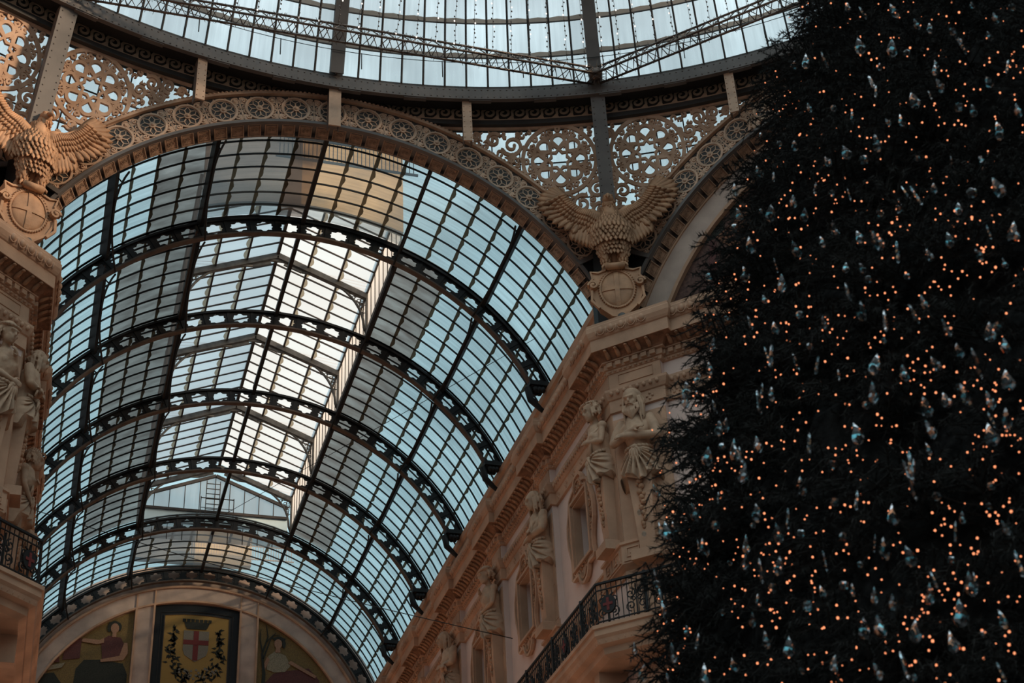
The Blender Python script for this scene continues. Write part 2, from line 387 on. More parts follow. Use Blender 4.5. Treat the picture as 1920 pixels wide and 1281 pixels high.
# ------------------------------------------------------------------ drum: cone that leans out as it goes down
CA, SA_ = cos(radians(18)), sin(radians(18))
def cmap(u, v, w): az = u/17.85; R = 17.55-v*SA_-w; return (OX+R*sin(az), OY+R*cos(az), 7.75+v*CA)
def arch_v(u):
    az = u/17.85; x = 18.0*sin(az); d = 8.55**2-x*x
    if d <= 0: return -6.0
    return (AZ+sqrt(d)-7.75)/CA
def tracery(u0, u1, ru, seed, rev):
    """cast iron tracery between u0,u1 above the arch; ru = centre of the big rosette or None"""
    rnd = random.Random(seed); b = MB(cmap); rv = -.97; RR = .93; W0, W1 = -.03, .03
    lim = lambda u, v, m=0: v > arch_v(u)+m and v > -4.2
    if ru is not None:
        C = lambda r, k, off=0: (ru+r*cos(k+off), rv+r*sin(k+off))
        b.ribbon(circ(ru, rv, RR, 40), .095, W0, W1, True)
        star = [C((.285 if i % 2 == 0 else .215)*1.0, i*pi/8) for i in range(16)]
        b.ribbon(star, .075, W0, W1, True)
        b.ribbon([C((.44 if i % 2 == 0 else .30), i*pi/8+pi/8) for i in range(16)], .06, W0, W1, True)
        for k in range(8):
            a = k*pi/4+pi/2; f = lambda x, y: (ru+x*cos(a)-y*sin(a), rv+x*sin(a)+y*cos(a))
            pet = [f(.335, 0), f(.50, .168)]+[f(.53+.16*cos(t), .17*sin(t)) for t in [1.4-2.8*i/8 for i in range(9)]]+[f(.50, -.168)]
            b.ribbon(pet, .085, W0, W1, True)
            b.ribbon([f(.84+.055*cos(t), .055*sin(t)) for t in [2*pi*i/10 for i in range(10)]], .055, W0, W1, True)
            a2 = a+pi/8; g = lambda x, y: (ru+x*cos(a2)-y*sin(a2), rv+x*sin(a2)+y*cos(a2))
            b.ribbon([g(.34, 0), g(.52, .07), g(.52, -.07)], .03, W0, W1, True); b.ribbon([g(.38, 0), g(.52, 0)], .025, W0, W1)
            b.ribbon([g(.45, -.05), g(.45, .05)], .02, W0, W1)
            for s in (-1, 1): b.ribbon([g(*p) for p in spiral(.78, s*.10, .075, .02, s*pi/2, s*1.1, 10)], .05, W0, W1); b.ribbon([g(.63, s*.02), g(.70, s*.07)], .06, W0, W1); b.ribbon([g(.66, s*.05), g(.74, s*.17)], .04, W0, W1)
            b.poly([g(.58, 0), g(.68, .04), g(.76, 0), g(.68, -.04)], W0, W1)
            b.ribbon([g(.76, 0), g(.90, 0)], .04, W0, W1)
    # frame strips
    n = 14
    b.ribbon([(u0+(u1-u0)*i/n, -.04) for i in range(n+1)], .09, W0, W1)
    # packed scrolls
    cs = []
    for tr in range(2600):
        r = rnd.uniform(.19, .30) if tr < 700 else (rnd.uniform(.11, .19) if tr < 1500 else rnd.uniform(.05, .10))
        u = rnd.uniform(u0+r*.7, u1-r*.7); v = rnd.uniform(-4.2, -.08-r)
        if not lim(u, v, r*1.15): continue
        if ru is not None and math.hypot(u-ru, v-rv) < RR+r+.01: continue
        if any(math.hypot(u-c[0], v-c[1]) < (r+c[2])*.97 for c in cs): continue
        cs.append((u, v, r))
    for (u, v, r) in cs:
        a = rnd.uniform(0, 6.28); d = rnd.choice((-1, 1))
        if r > .1:
            b.ribbon(spiral(u, v, r, r*.2, a, d*1.45, 20), lerpw(.095, .055, 21) if r > .15 else .06, W0, W1)
            x, y = u+r*.2*cos(a+d*1.45*6.283), v+r*.2*sin(a+d*1.45*6.283)
            b.poly([(x+.045*cos(t*pi/3), y+.045*sin(t*pi/3)) for t in range(6)], W0, W1)
            for q in range(3 if r < .2 else 5):
                t = a+q*1.25; b.poly([(u+r*cos(t-.18), v+r*sin(t-.18)), (u+(r+.09)*cos(t+.1), v+(r+.09)*sin(t+.1)), (u+r*cos(t+.22), v+r*sin(t+.22)), (u+r*.8*cos(t), v+r*.8*sin(t))], W0, W1)
        else:
            b.ribbon(spiral(u, v, r, r*.3, a, d*.9, 8), .052, W0, W1)
        # tie to the two nearest neighbours
        nb = sorted(cs, key=lambda c: (c[0]-u)**2+(c[1]-v)**2)[1:3]
        for c in nb:
            dd = math.hypot(c[0]-u, c[1]-v)
            if dd < (r+c[2])*1.5: t = atan2(c[1]-v, c[0]-u); b.ribbon([(u+r*.85*cos(t), v+r*.85*sin(t)), (c[0]-c[2]*.85*cos(t), c[1]-c[2]*.85*sin(t))], .05, W0, W1)
    return b
U = lambda deg: radians(deg)*17.85
PR = U(18.9)
tg = 'pierced tracery panels of the drum'
t_r = thing('tracery_panel', (5.2, .2, 4.2), 'beige openwork panel with eight-petal star rosette left of the right eagle post', 'tracery', tg)
tb = tracery(U(11.4), U(22.4), PR, 3, False); tb.obj('openwork', RUSTY, t_r)
t_r2 = thing('tracery_panel', (2.2, 1.0, 6.5), 'narrow openwork wedge above the arch, left of the right beige bracket', 'tracery', tg)
tracery(U(2.5), U(11.2), None, 5, False).obj('openwork', RUSTY, t_r2)
t_l = thing('tracery_panel', (-5.2, .2, 4.2), 'beige openwork panel with star rosette right of the left eagle post', 'tracery', tg)
tl = tracery(U(11.4), U(22.4), PR, 8, False); tl.v = [(-x, y, z) for x, y, z in tl.v]; tl.obj('openwork', RUSTY, t_l)
t_l2 = thing('tracery_panel', (-2.2, 1.0, 6.5), 'narrow openwork wedge above the arch, right of the left beige bracket', 'tracery', tg)
tl = tracery(U(2.5), U(11.2), None, 6, False); tl.v = [(-x, y, z) for x, y, z in tl.v]; tl.obj('openwork', RUSTY, t_l2)
KM = build_kidmap()
turn_copy(t_l, -45, 'rusty openwork panel with star rosette right of the right eagle post', KM)
turn_copy(t_l2, -45, 'narrow openwork wedge near the fir above the right rosette arch', KM)
turn_copy(t_r, 45, 'openwork rosette panel left of the left eagle post at the picture edge', KM)
# drum glazing behind the tracery
def drum_glass(az0, az1, label):
    t = thing('drum_glazing', tuple(cmap(U((az0+az1)/2), -4.5, -.5)), label, 'window', 'pale glass sheets behind the tracery')
    g = MB(); bars = MB(); vbs = []
    dm = lambda az, v, w: (OX+(18.05-v*SA_-w)*sin(az), OY+(18.05-v*SA_-w)*cos(az), 7.75+v*CA)
    n = 10
    for i in range(n):
        a0 = radians(az0+(az1-az0)*i/n); a1 = radians(az0+(az1-az0)*(i+1)/n)
        for j in range(10):
            v1 = .3-j*.5; v0 = v1-.5
            am = ((a0+a1)/2+pi/8) % (pi/4)-pi/8 if True else 0
            az_ = (degrees((a0+a1)/2)+22.5) % 45-22.5
            if v0 < arch_v(radians(az_)*17.85)-.25: continue
            g.add([dm(a0, v0, 0), dm(a1, v0, 0), dm(a1, v1, 0), dm(a0, v1, 0)], [(0, 1, 2, 3)], uvs=[(v0, i*.7), (v0, i*.7+.7), (v1, i*.7+.7), (v1, i*.7)])
        az_ = (degrees(a0)+22.5) % 45-22.5; vb = max(-4.8, arch_v(radians(az_)*17.85)-.3)
        vbs.append((a0, vb))
        if len(vbs) > 1 and vb < .2 and vbs[-2][1] < .2: bars.beam(dm(vbs[-2][0], vbs[-2][1], .02), dm(a0, vb, .02), .04, .05)
        if vb < .2: bars.beam(dm(a0, vb, .02), dm(a0, .3, .02), .03, .05)
        for j in range(1, 5):
            if .3-j*1.0 > vb: bars.beam(dm(a0, .3-j*1.0, .01), dm(a1, .3-j*1.0, .01), .04, .02)
    g.obj('glass', GD, t); bars.obj('glazing_bars', BROWNI, t)
    return t
drum_glass(-22.5, 0, 'pale glass sheets behind the tracery left of the arch crown')
drum_glass(0, 22.5, 'pale glass sheets behind the tracery right of the arch crown')
drum_glass(22.5, 45, 'pale glass sheets behind the tracery next to the fir')
drum_glass(-45, -22.5, 'pale glass sheets behind the tracery left of the left eagle')
# ------------------------------------------------------------------ Vitruvian scroll frieze
def fmap(u, v, w): az = u/17.55; R = 17.55-w; return (OX+R*sin(az), OY+R*cos(az), v)
fn = {-4: 'scroll frieze panel at the left picture edge, beyond the dark post', -3: 'scroll frieze panel next to the left corner post on its far side', -2: 'scroll frieze panel between the left dark post and left beige bracket',
      -1: 'scroll frieze panel between the left beige bracket and arch crown', 0: 'scroll frieze panel between the arch crown and right beige bracket', 1: 'scroll frieze panel between the right beige bracket and right eagle post',
      2: 'scroll frieze panel right of the right eagle post', 3: 'scroll frieze panel running behind the fir', -5: 'scroll frieze panel outermost on the left'}
f0 = None
for k in (1, 0, 2, 3, -1, -2, -3, -4):
    if f0 is None:
        u0, u1 = radians(11.25)*17.55, radians(22.5)*17.55; t = thing('scroll_frieze', tuple(fmap((u0+u1)/2, 7.7, 0)), fn[k], 'frieze', 'running dog scroll frieze')
        b = MB(fmap); b.box(u0, u1, 7.78, 8.50, -.12, 0, 8); b.box(u0, u1, 7.72, 7.86, -.2, .14, 8); b.obj('backing_plate', BAND, t)
        b = MB(fmap); b.box(u0+.02, u1-.02, 7.87, 8.0, 0, .025, 8)
        n = 9; p = (u1-u0)/n
        for i in range(n):
            c = u0+p*(i+.62); r = .175
            pth = [(c-p*.78, 7.96), (c-p*.62, 7.99), (c-p*.50, 8.05), (c-p*.42, 8.12)]+spiral(c, 8.21, r, .036, pi*.93, -1.25, 26)
            wd = [.08, .10, .09, .065]+lerpw(.074, .05, 27)
            b.ribbon(pth, wd, 0, .025)
            b.poly([(c-p*.74, 7.95), (c-p*.30, 7.95), (c-p*.36, 8.07), (c-p*.45, 8.13)], 0, .024)
            b.poly([(c-.08, 7.95), (c+.2, 7.95), (c+.12, 8.0), (c+.0, 8.0)], 0, .023)
        b.obj('wave_scrolls', WAVEM, t); f0 = t; KM = build_kidmap()
    else: turn_copy(f0, -11.25*(k-1), fn[k], KM)
# ------------------------------------------------------------------ ring girder
def rmap(u, v, w): az = u/16.84; R = 16.84-w; return (OX+R*sin(az), OY+R*cos(az), v)
ring = thing('ring_girder', (0, .46, 8.0), 'curved riveted grey iron ring girder below the dome glass', 'girder')
b = MB(rmap); u0, u1 = -radians(80)*16.84, radians(80)*16.84; n = 120
b.box(u0, u1, 8.04, 8.46, -.06, 0, n); b.box(u0, u1, 8.42, 8.48, -.3, .0, n); b.box(u0, u1, 8.03, 8.05, -.08, .04, n); b.obj('web_plate', GREY, ring)
b = MB(rmap); b.box(u0, u1, 8.47, 8.53, -1.3, -.28, n); b.box(u0, u1, 8.40, 8.47, -.40, -.06, n); b.box(u0, u1, 8.05, 8.10, -.40, -.08, n); b.obj('deck_plate', DARK, ring)
b = MB(rmap)
for i in range(int((u1-u0)/.16)):
    u = u0+.16*i
    for v in (8.13, 8.36): b.ball((u, v, .0), (.024, .024, .018), 5, 3)
o = b.obj('rivets', GREY, ring); o['kind'] = 'stuff'
b = MB(rmap)
for k in range(-14, 15):
    u = radians(k*5.6+1.2)*16.84; b.box(u-.28, u+.28, 8.0, 8.03, -.10, .02, 4)
o = b.obj('splice_plates', GREY, ring); o['kind'] = 'stuff'
# ------------------------------------------------------------------ posts
def post(az, z0, wd, mat, label, name, R0=16.9, lean=0.0, dark=True):
    a = radians(az); t = thing(name, (OX+R0*sin(a), OY+R0*cos(a), z0), label, 'post', 'posts under the ring girder')
    def pm(u, v, w):
        R = R0-w+(8.04-v)*lean; return (OX+R*sin(a)+u*cos(a), OY+R*cos(a)-u*sin(a), v)
    b = MB(pm); b.box(-wd/2, wd/2, z0, 8.05, -.04, .0); b.obj('face_plate', mat, t)
    b = MB(pm); b.box(-wd/2-.0, -wd/2+.04, z0+.02, 8.05, -.26, -.04); b.box(wd/2-.04, wd/2, z0+.02, 8.05, -.26, -.04); b.obj('side_plates', GREY, t)
    if wd < .29 or mat is GREY:
        b = MB(pm); v = z0+.1
        while v < 7.98:
            for s in (-1, 1): b.ball((s*wd*.34, v, .0), (.02, .02, .016), 5, 3)
            v += .17
        o = b.obj('rivets', mat, t); o['kind'] = 'stuff'
    return t
post(0, 6.86, .30, BEIGE, 'plain beige bracket hanging over the crown of the rosette arch', 'bracket_post')
post(11.25, 6.75, .23, BEIGE, 'riveted beige bracket between arch crown and right eagle', 'bracket_post')
post(-11.25, 6.75, .23, BEIGE, 'riveted beige bracket between left eagle and arch crown', 'bracket_post')
post(33.75, 6.75, .23, BEIGE, 'riveted beige bracket right of the right eagle, near the fir', 'bracket_post')
post(22.5, 3.9, .36, GREY, 'dark grey riveted post rising behind the right eagle', 'corner_post', lean=.30)
post(-22.5, 3.9, .42, GREY, 'dark grey riveted post rising behind the left eagle', 'corner_post', lean=.30)
for s, lab in ((-1, 'dark iron corner block behind the left shield'), (1, 'dark iron corner block behind the right shield')):
    b = MB(); pl = [(6.55, .80), (6.78, .45), (6.98, .12), (7.35, .45), (7.2, 1.2), (6.6, 1.2)]
    b.add([(s*x, y, z) for z in (1.35, 4.3) for x, y in pl], [(0, 1, 2, 3, 4, 5), (6, 7, 8, 9, 10, 11)]+[(i, (i+1) % 6, 6+(i+1) % 6, 6+i) for i in range(6)])
    tag(b.obj('corner_block', DARK), lab, 'bracket')
# ------------------------------------------------------------------ dome
RS, ZC = 17.57, 3.46; PH0 = math.asin(5/17.57)
def dmap(az, ph, w=0): R = (RS+w)*cos(ph); return (OX+R*sin(az), OY+R*cos(az), ZC+(RS+w)*sin(ph))
PH1 = radians(43); rows = [PH0+.045+i*.054 for i in range(9)]
def dome_rib(az, label):
    a = radians(az); t = thing('dome_rib', dmap(a, PH0), label, 'dome rib', 'curved ribs of the dome')
    def pm(u, s, w):
        ph = PH0+s/RS; x, y, z = dmap(a, ph, -w); return (x+u*cos(a), y-u*sin(a), z)
    L_ = (PH1-PH0)*RS
    b = MB(lambda s, u, w: pm(u, s, w)); b.box(0, L_, -.17, .17, .10, .14, 24); b.box(0, L_, -.03, .03, -.4, .10, 24); b.box(0, L_, -.17, .17, -.06, -.02, 24); b.obj('rib_flange', GREY, t)
    return t
for az, lab in ((-22.5, 'dome rib rising at the upper left corner of the picture'), (0, 'dark dome rib rising above the arch crown'), (22.5, 'dark dome rib rising from the truss corner'), (45, 'dome rib hidden mostly by the fir top')): dome_rib(az, lab)
def dome_bay(az0, label):
    t = thing('dome_glazing', dmap(radians(az0+11.25), PH0), label, 'glazing', 'glass bays of the dome')
    g = MB(); b = MB(); c = MB(); n = 12
    for i in range(n):
        a0, a1 = radians(az0+22.5*i/n), radians(az0+22.5*(i+1)/n)
        ed = [PH0]+rows+[PH1]
        for j in range(len(ed)-1):
            g.add([dmap(a0, ed[j]), dmap(a1, ed[j]), dmap(a1, ed[j+1]), dmap(a0, ed[j+1])], [(0, 1, 2, 3)], uvs=[(ed[j]*17, i*.6), (ed[j]*17, i*.6+.6), (ed[j+1]*17, i*.6+.6), (ed[j+1]*17, i*.6)])
        if i: b.tube([dmap(a0, PH0+(PH1-PH0)*q/12, -.04) for q in range(13)], .028, 4, False)
        for ph in rows:
            g.cm = 1; x = [dmap(a0, ph, -.02), dmap(a1, ph, -.02), dmap(a1, ph+.007, -.02), dmap((a0+a1)/2, ph+.0085, -.03), dmap(a0, ph+.007, -.02)]
            g.add(x, [(0, 1, 2, 3, 4)]); g.cm = 0
            b.beam(dmap(a0, ph, -.03), dmap(a1, ph, -.03), .02, .035)
    g.obj('glass', [GD, BROWNJ], t); b.obj('glazing_bars', BROWNI, t)
    # thin guard wire on standards just inside the ring
    return t
BROWNJ = glassmat('brown_lap', (.40, .34, .30), (.42, .30, .22), .65, .5, (3, 3))
for az, lab in ((-45, 'dome glass bay at the far upper left'), (-22.5, 'dome glass bay between the left rib and crown rib'), (0, 'dome glass bay above the right half of the arch'), (22.5, 'dome glass bay right of the truss corner'), (45, 'dome glass bay behind the fir')): dome_bay(az, lab)
b = MB(); hm = lambda az, z: (OX+16.5*sin(radians(az)), OY+16.5*cos(radians(az)), z)
b.tube([hm(a, 8.98) for a in range(-45, 50, 1)], .012, 4)
for k in range(-6, 7): b.tube([hm(k*7.1+2, 8.46), hm(k*7.1+2, 9.0)], .013, 4)
tag(b.obj('guard_wire', DARK), 'thin guard wire on slim stanchions above the ring girder', 'railing')
# ------------------------------------------------------------------ hanging truss with lights
TV = [(-67.5), (-22.5), (22.5), (67.5)]
def tvp(az, R=16.6, z=8.5): return Vector((OX+R*sin(radians(az)), OY+R*cos(radians(az)), z))
tl_ = ['tinsel wrapped lattice truss running off at the far left', 'tinsel wrapped lattice truss crossing above the arch crown', 'tinsel wrapped lattice truss rising right toward the fir']
for i in range(3):
    p, q = tvp(TV[i]), tvp(TV[i+1]); t = thing('lattice_truss', ((p+q)/2).to_tuple(), tl_[i], 'truss', 'hanging light trusses')
    d = (q-p).normalized(); s_ = d.cross(Vector((0, 0, 1))); upv = Vector((0, 0, 1)); hw = .20
    ch = [(p+o, q+o) for o in (s_*hw-upv*.17, -s_*hw-upv*.17, upv*.20)]
    b = MB()
    for x, y in ch: b.tube([x, y], .03, 6)
    b.obj('chords', TIN, t)
    b = MB(); L_ = (q-p).length; n = int(L_/.38)
    for m_ in range(n):
        for e_ in range(3):
            x, y = ch[e_]; x2, y2 = ch[(e_+1) % 3]
            P = [x.lerp(y, m_/n), x2.lerp(y2, (m_+.5)/n), x.lerp(y, (m_+1)/n)]; b.tube(P, .015, 4)
    b.obj('lattice_bars', TIN, t)
    b = MB(); rn = random.Random(i)
    for m_ in range(int(L_*85)):
        e_ = rn.randrange(3); x, y = ch[e_]; c = x.lerp(y, rn.random()); v = Vector((rn.gauss(0, 1), rn.gauss(0, 1), rn.gauss(0, 1))).normalized()*rn.uniform(.04, .10)
        b.tube([c, c+v], [.009, .005], 3, False, False)
    o = b.obj('tinsel', TIN, t); o['kind'] = 'stuff'
b = MB(); c = tvp(22.5)
b.ball(c, .20, 8, 6)
for k in range(40):
    v = Vector((random.gauss(0, 1), random.gauss(0, 1), random.gauss(0, 1))).normalized(); b.tube([c, c+v*random.uniform(.25, .38)], [.02, .006], 4)
tag(b.obj('truss_node', TIN), 'spiky junction piece where the two trusses meet below the dome rib', 'truss joint')
apex = Vector((OX, OY, 24.5)); km = None; seg = [(TV[0], TV[1]), (TV[1], TV[2]), (TV[2], TV[3])]
for si, (a0, a1) in enumerate(seg):
    p, q = tvp(a0), tvp(a1); n = 26; rng = range(n)
    if si == 0: rng = range(20, n)
    if si == 2: rng = range(0, 11)
    for i in rng:
        s0 = p.lerp(q, (i+.5)/n)+Vector((0, 0, .2)); d = apex-s0; e1 = s0+d*.34
        b = MB(); b.tube([s0+d*(.34*j/6) + Vector((0, 0, -.10*sin(pi*j/6))) for j in range(7)], .006, 3, False)
        for j in range(64):
            c = s0+d*(.34*j/64)+Vector((random.uniform(-.035, .035), random.uniform(-.035, .035), -.10*sin(pi*j/64)))
            b.cm = 1 if j % 5 == 0 else 0; b.ball(c, (.022, .022, .032), 4, 3)
        b.cm = 0
        tag(b.obj('light_string', [TIN, GLINT]), ['strand of small lights above the far left truss', 'strand of small lights sloping up from the truss over the arch crown', 'strand of small lights rising from the right hand truss'][si], 'string lights', 'light strands under the dome')
# ================================================================== BARREL VAULT of the arm
RY = [5.24+4.49*k for k in range(6)]; RG = 7.58
TH = radians(21.6)                                   # one main purlin interval, four panes wide
STEP = TH/4
def vmap(u, v, w): a = u/7.2; r = 7.2+v; return (r*sin(a), w, r*cos(a))
def star_cell(b, u0, u1, v0, v1, w0, w1):
    cx, cy = (u0+u1)/2, (v0+v1)/2; hw, hh = (u1-u0)/2, (v1-v0)/2
    pts = []
    sw, sh = hw*.86, hh*.92
    prof = [(1, 0), (.78, .22), (.80, .58), (.36, .58), (0, 1), (-.36, .58), (-.80, .58), (-.78, .22)]
    prof = prof+[(-x, -y) for x, y in prof]
    angs = [atan2(y*sh, x*sw) for x, y in prof]+[atan2(sy*hh, sx*hw) for sx in (-1, 1) for sy in (-1, 1)]+[0+1e-4]
    angs = sorted(set(round(a, 6) for a in angs))
    poly = sorted([(atan2(y*sh, x*sw), x*sw, y*sh) for x, y in prof])
    def inner(a):
        n = len(poly)
        for i in range(n):
            a0, x0, y0 = poly[i]; a1, x1, y1 = poly[(i+1) % n]
            d1 = (a1-a0) % (2*pi); da = (a-a0) % (2*pi)
            if da <= d1+1e-7:
                dx, dy = cos(a), sin(a); ex, ey = x1-x0, y1-y0; den = dx*ey-dy*ex
                if abs(den) < 1e-9: return (x0, y0)
                t = (x0*ey-y0*ex)/den; return (t*dx, t*dy)
        return (poly[0][1], poly[0][2])
    def outer(a):
        dx, dy = cos(a), sin(a); t = min(hw/abs(dx) if abs(dx) > 1e-9 else 1e9, hh/abs(dy) if abs(dy) > 1e-9 else 1e9); return (t*dx, t*dy)
    o = [(cx+p[0], cy+p[1]) for p in map(outer, angs)]; i_ = [(cx+p[0], cy+p[1]) for p in map(inner, angs)]
    b.plate_hole(o, i_, w0, w1)
NEND = 12; AE = STEP*NEND                             # rib runs to the cornice
def make_rib(y):
    t = thing('vault_rib', (0, y, 6.85), '', 'arch rib', 'star pierced lattice ribs of the barrel vault')
    b = MB(lambda u, v, w: vmap(u, v, y+w))
    for k in range(-NEND, NEND):
        u0, u1 = k*STEP*7.2, (k+1)*STEP*7.2; star_cell(b, u0+.04, u1-.04, -.24, .18, -.02, .02); b.box(u0-.04, u0+.04, -.24, .18, -.035, .035)
    b.obj('pierced_web', DARK, t)
    b = MB(lambda u, v, w: vmap(u, v, y+w)); U_ = AE*7.2
    b.box(-U_, U_, .17, .24, -.075, .075, 72); b.obj('upper_flange', DARK, t)
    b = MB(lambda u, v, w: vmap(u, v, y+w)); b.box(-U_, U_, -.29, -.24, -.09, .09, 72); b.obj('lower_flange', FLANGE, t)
    for s in (-1, 1):                                # bracket foot on the cornice
        b = MB(); x, y_, z = vmap(s*U_, 0, y)
        b.box(min(x-s*.34, x+s*.20), max(x-s*.34, x+s*.20), y-.16, y+.16, z-.10, z+.03)
        for q in range(5): b.ball((x-s*.18+s*.05*q, y+(.08 if q % 2 else -.08), z-.2), (.09, .07, .11), 8, 5)
        b.tube([(x-s*.35, y, z-.15), (x-s*.30, y, z-.5), (x-s*.05, y, z-.75), (x+s*.12, y, z-.9)], [.12, .10, .07, .05], 8)
        b.obj('foot_bracket', DARK, t)
    return t
rib = make_rib(RY[0])
rlab = ['first star pierced vault rib, nearest the octagon arch', 'second vault rib from the octagon, crossing the skylight', 'third vault rib from the octagon, middle of the skylight', 'fourth vault rib from the octagon', 'fifth vault rib just in front of the skylight gable', 'last vault rib hugging the end wall lunette']
rib['label'] = rlab[0]; KM = build_kidmap()
for k in range(1, 6):
    c = copy_tree(rib, None, KM); c.location.y = RY[k]; c['label'] = rlab[k]
ordn = ['first', 'second', 'third', 'fourth', 'fifth', 'last']
edges = [1.0]+RY
def vp(a, y, r=RG): return (r*sin(a), y, r*cos(a))
def glaze(bi):
    y0, y1 = edges[bi], edges[bi+1]; n = 8
    t = thing('vault_glazing', vp(0, (y0+y1)/2, 7.3), 'curved vault glazing of the %s bay counted from the octagon' % ordn[bi], 'glazing', 'glass bays of the barrel vault')
    PG = {}; PJ = {}; bars = MB()
    opening = 1 <= bi <= 4
    for k in range(-NEND, NEND):
        a0, a1 = k*STEP, (k+1)*STEP
        if opening and -4 <= k < 4: continue
        for j in range(n):
            ya, yb = y0+(y1-y0)*j/n, y0+(y1-y0)*(j+1)/n
            rr = RG
            dark_pane = opening and (4 <= k < 6 or -7 <= k < -4) or (not opening and bi == 0 and (k in (-1, -5, -6)) )
            tgt = PG.setdefault(k//4, MB()); tgt.cm = 1 if dark_pane else 0
            tgt.add([vp(a0, ya, rr), vp(a0, yb, rr), vp(a1, yb, rr), vp(a1, ya, rr)], [(0, 1, 2, 3)], uvs=[(a0*7+bi, ya), (a0*7+bi, yb), (a1*7+bi, yb), (a1*7+bi, ya)])
    for k in range(-NEND, NEND+1):
        if k % 4 == 0: continue
        if opening and -4 < k < 4: continue
        a = k*STEP; jt = PG[k//4]; jt.cm = 2
        for j in range(n):
            ya, yb = y0+(y1-y0)*j/n, y0+(y1-y0)*(j+1)/n; m_ = 5
            vs = []
            for q in range(m_+1):
                f = q/m_; wv = .05+.045*sin(pi*f)+.012*sin(9*f+k+j*2.3)
                vs += [vp(a-.012/7, ya+(yb-ya)*f, RG-.02), vp(a+wv/7, ya+(yb-ya)*f, RG-.02)]
            jt.add(vs, [(2*q, 2*q+1, 2*q+3, 2*q+2) for q in range(m_)])
    segs = [(-AE, AE)] if not opening else [(-AE, -TH), (TH, AE)]
    for (sa, sb) in segs:
        bars = MB(); m_ = max(4, int((sb-sa)/.05))
        for j in range(0, n+1):
            y = y0+(y1-y0)*j/n; bars.mp = lambda u, v, w, y=y: vmap(u, v, y+w)
            bars.box(sa*7.2, sb*7.2, .30, .35, -.011, .011, m_)
        bars.obj('glazing_bars', DARK, t)
    for j in range(n):
        y = y0+(y1-y0)*(j+.5)/n
    for k in PG:
        PG[k].obj('glass', [GV, GGREY, JOINT], t)
    for k in (-2, -1, 0, 1, 2):
        b = MB(); a = k*TH; y0b = y0+.1 if bi else 1.15
        mp_ = lambda y, u, v, a=a: ((7.2+v)*sin(a)+u*cos(a), y, (7.2+v)*cos(a)-u*sin(a)); b.mp = mp_
        b.box(y0b, y1-.1, -.022, .022, .06, .32, 6); b.box(y0b, y1-.1, -.055, .055, .03, .06, 6)
        if abs(k) != 0:                              # strut arch, a slim curved tie below the purlin
            b.mp = None; s = 1 if k > 0 else -1; P = []
            for q in range(15):
                f = q/14; P.append(mp_(y0b+(y1-y0b)*f, 0, .02-.34*(abs(2*f-1)**2.2)))
            b.tube(P, .028, 6)
            for q in (2, 12): b.tube([P[q], mp_(y0b+(y1-y0b)*q/14, 0, 0)], .02, 5)
        b.obj('purlin', DARK if abs(k) < 2 else DARK, t)
for bi in range(6): glaze(bi)
